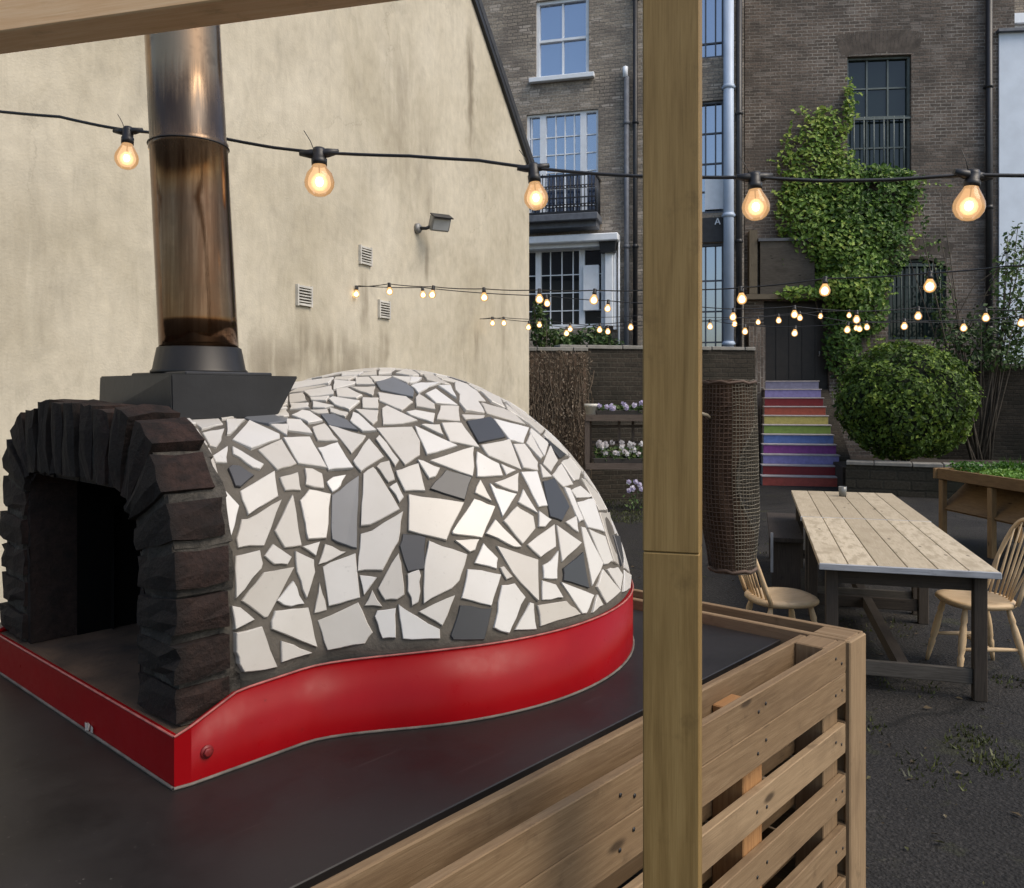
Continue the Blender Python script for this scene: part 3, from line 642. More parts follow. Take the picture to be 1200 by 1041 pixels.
rs=[[(1110,430),(1118,380),(1140,335),(1170,315),(1200,312)],[(1120,430),(1140,370),(1165,330),(1182,285),(1195,262)],[(1130,430),(1160,380),(1190,350),(1210,345)],[(1090,430),(1100,385),(1130,350),(1165,345)],[(1150,430),(1175,400),(1200,385)]]
sh=shrub('tall_shrub','loose airy shrub with arching stems in front of the bluish white house',1150,16.3,0,[(1185,330,26,42,420,.55),(1160,390,36,34,520,.38),(1195,390,24,40,400,.4),(1120,400,26,26,260,.28),(1105,360,18,36,120,.4),(1085,425,22,16,120,.3),(1190,285,16,26,90,.55),(1165,420,50,16,380,.35),(1083,270,6,70,60,.5),(1100,310,14,40,50,.4)],M_shrub,leaf=(.06,.13),stems=3,branches=rs)
# ------------------------------------------------------------------ flower shelf by the wall
Y=12.3; fp=at(690,CY,Y); M_shelf=wood('grey_brown_shelf',(.03,.022,.018),(.075,.058,.048),(.13,.105,.09),.8)
def zz(py): return EYE-(py-CY)/F*Y
fs=thing('flower_shelf','two tier brown wooden shelf holding flower troughs against the dark wall','shelf',(fp.x,fp.y,0),R(-4))
def xx(px): return (px-690)/F*Y
x1=xx(815)
for nm,z,dp_ in (('upper_shelf',zz(491),.3),('lower_shelf',zz(547),.34)):
    m=MB(); m.box(((x1-.05)/2,dp_/2-.15,z),(x1+.05,dp_,.035)); m.box(((x1-.05)/2,-.16,z+.02),(x1+.05,.02,.09)); m.build(nm,M_shelf,fs)
m=MB()
for x in (xx(692),xx(726),xx(742),xx(780),xx(812)): m.box((x,.12,zz(519)),(.04,.03,zz(492)-zz(547)))
for y in(500,519): m.box(((x1-.05)/2,.135,zz(y)),(x1,.02,.04))
m.build('lattice',M_shelf,fs)
for x in (xx(688),xx(814)):
    for y in (-.12,.16): m=MB(); m.box((x,y,zz(491)/2),(.07,.05,zz(491))); m.build('leg',M_shelf,fs)
M_petw=leafmat('white_petals',[(0,(.55,.5,.5)),(1,(.8,.78,.8))],.6); M_petv=leafmat('violet_petals',[(0,(.35,.30,.5)),(.6,(.55,.5,.68)),(1,(.75,.72,.8))],.6)
M_pot=flat('cream_pot',(.62,.60,.54),.5,.1); M_trough=flat('dark_trough',(.03,.025,.022),.7)
def trough(label,pxa,pxb,py,pet,nfl,ytop):
    a,b=xx(pxa),xx(pxb); z=zz(py)+.018; o=thing('flower_trough',label,'flower trough',fs.matrix_basis@Vector(((a+b)/2,0,z)),R(-4)); w_=(b-a)
    m=MB(); m.box((0,0,.05),(w_,.18,.10),taper=1.05,bevel=.008); m.build('trough',M_trough,o)
    m=MB(); h=zz(ytop)-z
    for i in range(int(w_*330)): m.leaf((rnd.uniform(-w_/2,w_/2),rnd.uniform(-.1,.1),rnd.uniform(.08,h*.85)),(rnd.gauss(0,.6),-.6,rnd.gauss(.5,.5)),rnd.uniform(.04,.09))
    m.build('leaves',M_shrub,o)
    for i in range(nfl):
        m=MB(); c=Vector((rnd.uniform(-w_/2,w_/2),rnd.uniform(-.12,.03),rnd.uniform(h*.5,h*1.1))); t=rnd.random()
        for k in range(5):
            a=k*1.257+rnd.random(); q=Vector((math.cos(a),-.5,math.sin(a))); m.leaf(c+q*.022,Vector((q.x*.4,-1,q.z*.4)),.05,tint=t,asp=.8)
        m.build('flower',pet,o)
    return o
trough('trough of pale lilac flowers on the upper shelf tier',700,815,490,M_petv,46,473)
trough('trough of small white flowers on the lower shelf tier',697,815,546,M_petw,60,520)
pp=fs.matrix_basis@Vector((xx(693),-.02,zz(490)+.018)); po=thing('flower_pot','small cream pot at the end of the upper flower shelf','pot',pp)
m=MB(); m.lathe([(.075,0),(.10,.15),(.108,.15),(.108,.19),(.096,.19),(.09,.15),(.0,.15)],20); m.build('pot',M_pot,po)
m=MB(); m.lathe([(.0,.152),(.088,.152)],16); m.build('soil',M_soil,po)
hb=fs.matrix_basis@Vector((xx(741),-.18,zz(575))); hf=thing('hanging_flowers','single pale flower spray below the flower shelf','flowers',hb)
m=MB()
for i in range(40): m.leaf((rnd.gauss(0,.06),rnd.gauss(0,.04),rnd.gauss(-.1,.12)),(rnd.gauss(0,1),-1,.4),.06)
m.build('leaves',M_shrub,hf)
for i in range(7):
    m=MB(); c=Vector((rnd.gauss(0,.05),-.06,rnd.gauss(.1,.05)))
    for k in range(5): q=Vector((math.cos(k*1.257),-.4,math.sin(k*1.257))); m.leaf(c+q*.02,(q.x*.4,-1,q.z*.4),.05,asp=.8)
    m.build('flower',M_petv,hf)
m=MB(); m.tube([(0,.05,-.56),(0,.03,-.2),(0,0,.1)],.008,5); m.build('stem',M_stem,hf)
# dark tub under it so the spray grows from something
# ------------------------------------------------------------------ raised planter on legs, right
M_plank=wood('planter_timber',(.10,.055,.025),(.21,.125,.055),(.31,.20,.095),.7)
PA=at(1098,CY,9.5); PB=at(1262,CY,7.5); PA.z=PB.z=0; pd=(PB-PA).normalized()
pl=thing('raised_planter','timber planter trough on legs filled with bright green salad leaves','planter',PA,math.atan2(pd.y,pd.x)); L=(PB-PA).length; W_=1.0
zt=.86
m=MB(); m.box((L/2,.02,zt-.06),(L,.035,.12),bevel=.004); m.build('front_rail',M_plank,pl)
m=MB(); m.box((L/2,W_,zt-.06),(L,.035,.12),bevel=.004); m.build('back_rail',M_plank,pl)
for x in (-.02,L+.02): m=MB(); m.box((x,W_/2,zt-.06),(.035,W_+.05,.12),bevel=.004); m.build('end_rail',M_plank,pl)
m=MB()
for sgn in(0,1):
    y0,y1=(.05,W_*.45) if sgn==0 else (W_-.05,W_*.55); m.beam((0,(y0+y1)/2,zt-.28),(L,(y0+y1)/2,zt-.28),math.hypot(y1-y0,.36),.03,up=Vector((0,-.36 if sgn==0 else .36,abs(y1-y0)))) 
m.build('trough_side',M_plank,pl)
for x in (.04,L*.42,L*.8): 
    for y in (.045,W_-.03): m=MB(); m.box((x,y,(zt-.13)/2),(.07,.06,zt-.13),bevel=.004); m.build('leg',M_plank,pl)
m=MB(); m.box((L/2,W_/2,zt-.10),(L-.05,W_-.06,.05)); m.build('soil',M_soil,pl)
gr=leafmat('salad_leaves',[(0,(.03,.09,.01)),(.5,(.10,.22,.025)),(1,(.20,.34,.06))],.5)
m=MB()
for i in range(4200):
    x=rnd.uniform(.05,L-.05); y=rnd.uniform(.06,W_-.08); dark=(x<.5 and rnd.random()<.6)
    m.leaf((x,y,zt-.07+rnd.uniform(0,.10)+(.05 if dark else 0)),(rnd.gauss(0,.6),rnd.gauss(0,.6),1),rnd.uniform(.03,.07),tint=rnd.uniform(0,.25) if dark else rnd.uniform(.2,1))
m.build('salad_crop',gr,pl)
m=MB()
for i in range(600):
    x=rnd.uniform(.1,L); y=rnd.uniform(.55,W_); h=rnd.uniform(.05,.22); p=Vector((x,y,zt-.06)); q=p+Vector((rnd.gauss(0,.04),rnd.gauss(0,.04),h)); sd=Vector((.012,.004,0)); t=rnd.uniform(0,.4); m.face([m.v(p-sd),m.v(p+sd),m.v(q)],tint=t)
m.build('tall_herbs',gr,pl)
# ------------------------------------------------------------------ trestle tables
M_top=wood('scrubbed_top',(.22,.17,.11),(.39,.325,.23),(.50,.435,.33),.75,worn=(.36,.30,.21),tv=.45)
M_leg=wood('stained_leg',(.022,.018,.014),(.048,.038,.03),(.08,.064,.05),.75)
M_edge=wood('whitewashed_edge',(.16,.165,.18),(.33,.34,.36),(.46,.47,.5),.8,knots=False)
TA=at(966,665,4.62); TBr=at(1160,661,4.66)
def table(label,origin,rz,wd,ln,full=True):
    o=thing('dining_table',label,'table',origin,rz); H=.74
    nb=6; bw=wd/nb
    for i in range(nb):
        m=MB(); m.box((bw*(i+.5)-wd/2,ln/2,H-.016),(bw-.004,ln,.032),bevel=.003,grain=1,tint=rnd.uniform(.3,.95)); m.build('board',M_top,o)
    m=MB(); m.box((0,-.011,H-.019),(wd+.004,.018,.036),bevel=.003); m.build('end_batten',M_edge,o)
    m=MB(); iw=wd-.16
    m.box((0,.13,H-.085),(iw,.025,.10)); m.box((0,ln-.13,H-.085),(iw,.025,.10)); m.box((-iw/2,ln/2,H-.085),(.025,ln-.28,.10)); m.box((iw/2,ln/2,H-.085),(.025,ln-.28,.10)); m.build('apron',M_leg,o)
    for x in(-1,1):
        for y in(.12,ln-.12): m=MB(); m.box((x*(wd/2-.075),y,(H-.034)/2),(.068,.068,H-.034),bevel=.004,grain=2); m.build('leg',M_leg,o)
    for y in (.12,ln-.12):
        m=MB(); m.box((0,y,.13),(wd-.22,.03,.085),bevel=.004); m.build('stretcher',M_oldwood if y<.2 else M_leg,o)
    m=MB(); m.box((0,ln/2,.13),(.06,ln-.27,.08)); m.build('long_stretcher',M_leg,o)
    return o
tm=(TA+TBr)/2; tr=-math.atan2(284,980)
td=Vector((math.sin(-tr),math.cos(-tr),0))
t1=table('scrubbed plank table nearest the pallet counter, with a pale front edge',(tm.x,tm.y,0),tr,.92,1.86)
t2=table('scrubbed plank table butted to the far end of the nearer one',(tm.x+td.x*1.888,tm.y+td.y*1.888,0),tr,.93,1.84)
gp=t2.matrix_basis@Vector((-.02,1.45,.742)); gl=thing('drinking_glass','small grey tumbler on the far table top','glass',gp)
m=MB(); m.lathe([(.032,0),(.038,.09),(.036,.09),(.030,.006),(0,.006)],16); m.build('tumbler',flat('tumbler_grey',(.16,.16,.15),.2,.1),gl)
# bench beside the far table
bp_=at(937,606,8.0); M_bench=wood('dark_bench',(.02,.016,.013),(.045,.036,.03),(.08,.065,.055),.8)
bn=thing('bench','dark wooden bench with a pale end standing along the far table','bench',(at(938,CY,7.2).x-.12,7.2,0),tr)
m=MB(); m.box((0,.8,.44),(.28,1.6,.04),bevel=.004,grain=1); m.build('seat',M_bench,bn)
for y in(.1,1.5):
    m=MB(); m.box((0,y,.21),(.24,.04,.42)); m.build('leg',M_bench,bn)
m=MB(); m.box((-.12,.0,.33),(.022,.02,.34)); m.build('end_trim',M_edge,bn)
# ------------------------------------------------------------------ windsor chairs
M_beech=wood('pale_beech',(.36,.24,.13),(.50,.36,.21),(.60,.46,.29),.5,knots=False,tv=.2,bmp=.06)
def windsor(label):
    o=thing('windsor_chair',label,'chair',group='hoop back chairs at the plank table')
    # local: faces -x? front = +y
    m=MB(); n=40; top=[];bot=[];mid=[]
    def out(a,k): 
        x=math.cos(a);y=math.sin(a); e=.62; r=((abs(x)/.215)**2.8+(abs(y)/.205)**2.8)**(-1/2.8); s=1-.06*(-y if y<0 else 0)*1.2
        return x*r*k*s,y*r*k
    rings=[]
    for k,z in ((.93,.415),(1,.43),(1,.442),(.96,.452),(.8,.447),(.5,.437),(.2,.436)):
        rings.append([m.v((*out(2*math.pi*j/n,k),z+(.008 if k<.9 and math.sin(2*math.pi*j/n)<-.3 else 0))) for j in range(n)])
    for i in range(len(rings)-1):
        for j in range(n):
            q=(j+1)%n; vs=[rings[i][j],rings[i][q],rings[i+1][q],rings[i+1][j]]; m.face(vs,tint=.6,smooth=True,uvs=[(v.co.y+3,v.co.x+v.co.z) for v in vs])
    m.face(rings[0][::-1],tint=.6); m.face(rings[-1],tint=.6,smooth=True,uvs=[(v.co.y+3,v.co.x) for v in rings[-1]]); m.build('seat',M_beech,o)
    # hoop, raked back
    def hoop(f):
        a=math.pi*f; x=-.185*math.copysign(abs(math.cos(a))**.72,math.cos(a)); s=math.sin(a)**.8 if math.sin(a)>0 else 0; z=.44+.485*s; y=-.15-.17*s*1.0
        return Vector((x,y,z))
    m=MB(); m.tube([hoop(i/28) for i in range(29)],.0135,10,tint=.6); m.build('hoop',M_beech,o)
    for i in range(7):
        t=(i-3)/3.; xb=.115*t; xt=.168*t
        best=min((hoop(f/200) for f in range(30,171)),key=lambda p:abs(p.x-xt)); m=MB(); b=Vector((xb,-.165+.02*t*t,.445)); m.tube([b,b.lerp(best,.35),b.lerp(best,.7),best],[.006,.0085,.006,.0045],7,tint=.65); m.build('spindle',M_beech,o)
    feet=[]
    for sx in(-1,1):
        for sy in(-1,1):
            a=Vector((sx*.13,sy*.125,.425)); b=Vector((sx*.205,sy*.20+(-.015 if sy<0 else 0),0)); feet.append((a,b)); m=MB()
            fr=[0,.12,.2,.24,.3,.45,.6,.66,.7,.76,.88,1]; rs=[.013,.017,.021,.015,.02,.023,.021,.015,.021,.018,.015,.011]
            m.tube([a.lerp(b,f) for f in fr],rs,10,tint=.55); m.build('leg',M_beech,o)
    m=MB()
    pL=feet[0][0].lerp(feet[0][1],.58),feet[1][0].lerp(feet[1][1],.58); pR=feet[2][0].lerp(feet[2][1],.58),feet[3][0].lerp(feet[3][1],.58)
    for a,b in (pL,pR,(pL[0].lerp(pL[1],.5),pR[0].lerp(pR[1],.5))): m.tube([a,a.lerp(b,.25),a.lerp(b,.5),a.lerp(b,.75),b],[.008,.012,.015,.012,.008],8,tint=.5)
    m.build('stretcher',M_beech,o); return o
c1=windsor('pale wooden hoop back chair at the right side of the near plank table')
p=at(1143,700,5.15); c1.location=(p.x,p.y,0); c1.rotation_euler=(0,0,R(88)); 
c2=copy_tree(c1); c2['label']='pale wooden hoop back chair left of the near plank table behind the mesh roll'
p=at(915,695,5.2); c2.location=(p.x,p.y,0); c2.rotation_euler=(0,0,R(-82))
# ------------------------------------------------------------------ oven frame: local x = depth (u), local y = leftwards along the front (v)
A42=R(42); OU=Vector((math.sin(A42),math.cos(A42),0)); OV=Vector((-math.cos(A42),math.sin(A42),0))
OO=Vector((-.643,1.587,0)); OZ=.95; OROT=math.atan2(OU.y,OU.x)
M_pallet=wood('pallet_wood',(.085,.05,.025),(.185,.12,.064),(.30,.215,.128),.78,tv=.5,bmp=.3)
M_pallet2=wood('pallet_wood_orange',(.13,.055,.02),(.26,.125,.045),(.36,.2,.085),.7)
def blackply():
    m,t,b=new_mat('phenolic_ply'); v=coords(t); n=noise(t,v,3,6,.65); n2=noise(t,v,60,3)
    t.links.new(ramp(t,n,[(.3,(.011,.0095,.009)),(.7,(.022,.019,.018))]),b.inputs['Base Color']); t.links.new(ramp(t,n,[(.3,(.36,.36,.36)),(.7,(.55,.55,.55))]),b.inputs['Roughness'])
    vo=t.nodes.new('ShaderNodeTexVoronoi'); vo.inputs['Scale'].default_value=38; t.links.new(v,vo.inputs['Vector'])
    k=math_(t,'MULTIPLY',smstep(t,vo.outputs['Distance'],.10,.04),smstep(t,noise(t,v,2.2,4),.5,.62)); sc1=noise(t,coords(t,'Object',(1.5,60,1),(0,0,.5)),2,3); 
    base=b.inputs['Base Color'].links[0].from_socket; base=mixc(t,math_(t,'MULTIPLY',k,.5),base,(.10,.09,.08)); base=mixc(t,math_(t,'MULTIPLY',smstep(t,sc1,.66,.72),.25),base,(.06,.055,.05)); t.links.new(base,b.inputs['Base Color'])
    b.inputs['Specular IOR Level'].default_value=.32; bump(t,b,n2,.06,.003); return m
M_ply=blackply()
CT=thing('pallet_counter','rough wooden pallet counter with a black worktop that carries the oven','counter',OO,OROT)
U0,U1,V0,V1=-.42,1.70,-.44,1.55
m=MB(); m.box(((U0+U1)/2,(V0+V1)/2,OZ-.011),(U1-U0,V1-V0,.022),bevel=.002,tint=.5); m.build('worktop',M_ply,CT)
def pallet(o,name,origin,ex,ey,length,top,th=.13,slats=None,stringers=None,seed=0,label=None):
    """a pallet on its edge: ex along its length, ey outwards from inner to outer face"""
    p=thing(name,label or None,None,(0,0,0)); p.parent=o; 
    for k in('label','category'): 
        if k in p and not label: del p[k]
    rot=Matrix((ex,ey,Vector((0,0,1)))).transposed(); og=Vector(origin)
    def bx(nm,x,y,z,sx,sy,sz,mat,gr,bev=.003,tn=None):
        m=MB(); m.box(og+rot@Vector((x,y,z)),(sx,sy,sz),rot=rot,grain=gr,bevel=bev,tint=tn); m.build(nm,mat,p)
    for i,(zt,h) in enumerate(slats):
        bx('slat',length/2+rnd.uniform(-.004,.004),th-.011,top-zt-h/2,length,.022,h,M_pallet,0,tn=.55+rnd.uniform(-.05,.05) if zt<.1 else rnd.uniform(.3,.9),bev=.002)
        bx('slat',length/2-.01,.011,top-zt-h/2,length-.02,.022,h,M_pallet,0,tn=rnd.uniform(.15,.7))
    nm=MB()
    for x,w_,dz in stringers:
        for zt,h in slats:
            for q in (-.025,.025): nm.lathe([(.0045,0),(.0045,.0012),(0,.0014)],7,c=og+rot@Vector((x+q+rnd.gauss(0,.004),th+.0004,top-zt-h*rnd.uniform(.35,.65))),rot=rot@Matrix.Rotation(R(-90),3,'X'))
    nm.build('nail_heads',bpy.data.materials['black_metal'],p)
    for x,w_,dz in stringers:
        bx('stringer',x,th/2,(top-dz)/2,w_,th-.046,top-dz,M_pallet if dz==0 else M_pallet2,2,tn=.55 if dz==0 else .8)
    return p
SL_=[(0,.0885),(.0895,.0885),(.238,.085),(.388,.085),(.538,.085),(.688,.085),(.838,.085)]
TOP=.982
P1=pallet(CT,'side_pallet',(-.35,-.505,0),Vector((1,0,0)),Vector((0,-1,0)),2.055,TOP,th=.13,slats=SL_,stringers=[(2.00,.105,.0),(1.51,.10,.045),(.93,.10,.30),(.42,.10,.3),(.06,.10,0)])
P2=pallet(CT,'back_pallet',(1.712,-.632,0),Vector((0,1,0)),Vector((1,0,0)),2.0,TOP,th=.135,slats=[(0,.088),(.090,.088),(.238,.085),(.388,.085),(.538,.085),(.688,.085),(.838,.085)],stringers=[(.055,.105,.0),(.6,.10,.0),(1.1,.1,0),(1.9,.1,0)])
m=MB(); m.box((1.7795,-.636,TOP/2-.001),(.128,.018,TOP-.004),grain=2,bevel=.004,tint=.75); m.build('end_board',M_pallet,P2)
for x in(U0+.1,.6,1.6):
    for y in (V0+.08,.5,V1-.1): m=MB(); m.box((x,y,(OZ-.022)/2),(.09,.07,OZ-.022),grain=2); m.build('inner_post',M_leg,CT)
m=MB(); m.box((U0+.03,(V0+V1)/2,(OZ-.03)/2),(.02,V1-V0-.06,OZ-.03)); m.build('front_panel',flat('dark_panel',(.012,.011,.010),.7),CT)
# ------------------------------------------------------------------ the oven
OV_=thing('pizza_oven','domed wood fired oven with broken white tile mosaic, red base band and sooty brick arch','oven',OO+Vector((0,0,OZ)),OROT)
DC=(.935,.515); DR=.785; DRb=.775; DH=.826; DM=2.03; HW=.50; HB=.70; NN=2.6; DU0=.12; DK=14.
def S(d):
    Ru=DRb if d[0]>0 else DR
    rho=math.sqrt((d[0]/Ru)**2+(d[1]/DR)**2)
    t1=(rho**DM+abs(d[2]/DH)**DM)**(-1/DM)
    t2=((abs(d[1])/HW)**NN+(abs(d[2])/HB)**NN+1e-9)**(-1/NN)
    if d[0]<-1e-6: t2=min(t2,(DU0-DC[0])/d[0])
    if d[0]>0: t2=min(t2,.05)
    m_=max(t1,t2); return m_+math.log(math.exp(DK*3*(t1-m_))+math.exp(DK*3*(t2-m_)))/(3*DK)
DCV=Vector((DC[0],DC[1],0))
def dome(th,ps,k=1.,off=0.):
    d=Vector((math.cos(ps)*math.cos(th),math.cos(ps)*math.sin(th),math.sin(ps))); return DCV+d*(S(d)*k+off)
def domemesh(k,name,mat,nt_=120,np_s=48,flip=False):
    m=MB(); rings=[]
    for i in range(np_s):
        ps=R(89.9)*i/np_s; row=[]
        for j in range(nt_):
            p=dome(2*math.pi*j/nt_,ps,k)
            if k==1 and p.z<.162:   # the foot of the shell stands inside the base band
                q=p-DCV; f_=.972; p=Vector((DCV.x+q.x*f_,DCV.y+q.y*f_,p.z))
            row.append(m.v(p))
        rings.append(row)
    topv=m.v(dome(0,R(90),k))
    for i in range(np_s-1):
        for j in range(nt_):
            q=(j+1)%nt_
            vs=[rings[i][j],rings[i][q],rings[i+1][q],rings[i+1][j]]
            c=sum((v.co for v in vs),Vector())/4
            if abs(c.y-(.53 if k==1 else DC[1]))<(.365 if k==1 else .33) and c.x<(.16 if k==1 else .32) and c.z<(.585 if k==1 else .60): continue   # mouth
            m.face(vs[::-1] if flip else vs,tint=.5,smooth=True)
    for j in range(nt_): m.face([rings[-1][j],rings[-1][(j+1)%nt_],topv],tint=.5,smooth=True)
    return m.build(name,mat,OV_)
M_grout=flat('grout',(.105,.092,.075),.95,.25,sc_=14,bmp=.5,bs=90)
dm=domemesh(1.,'dome',M_grout)
M_soot=flat('oven_soot',(.003,.0027,.0025),1.,.3,spec=.1)
domemesh(.86,'fire_chamber',M_soot,60,24,True)
def tilemat(name,lo,mid,hi,rough):
    m,t,b=new_mat(name); v=coords(t); n=noise(t,v,9,5,.6); n2=noise(t,v,55,4,.7)
    c=ramp(t,tint(t),[(0,lo),(.5,mid),(1,hi)]); c=mixc(t,.18,c,ramp(t,n,[(.3,(.7,.66,.58)),(.6,(1.05,1.05,1.05))]),'MULTIPLY')
    c=mixc(t,math_(t,'MULTIPLY',smstep(t,n2,.62,.74),.3),c,[x*.55 for x in lo])
    t.links.new(c,b.inputs['Base Color']); b.inputs['Roughness'].default_value=rough; b.inputs['Specular IOR Level'].default_value=.5
    bump(t,b,n,.06,.01); return m
TM=[tilemat('tile_white',(.47,.435,.385),(.56,.53,.485),(.62,.60,.57),.33),tilemat('tile_grey',(.10,.105,.115),(.13,.135,.145),(.15,.155,.165),.4),tilemat('tile_dark',(.028,.028,.030),(.038,.039,.042),(.05,.05,.055),.4)]
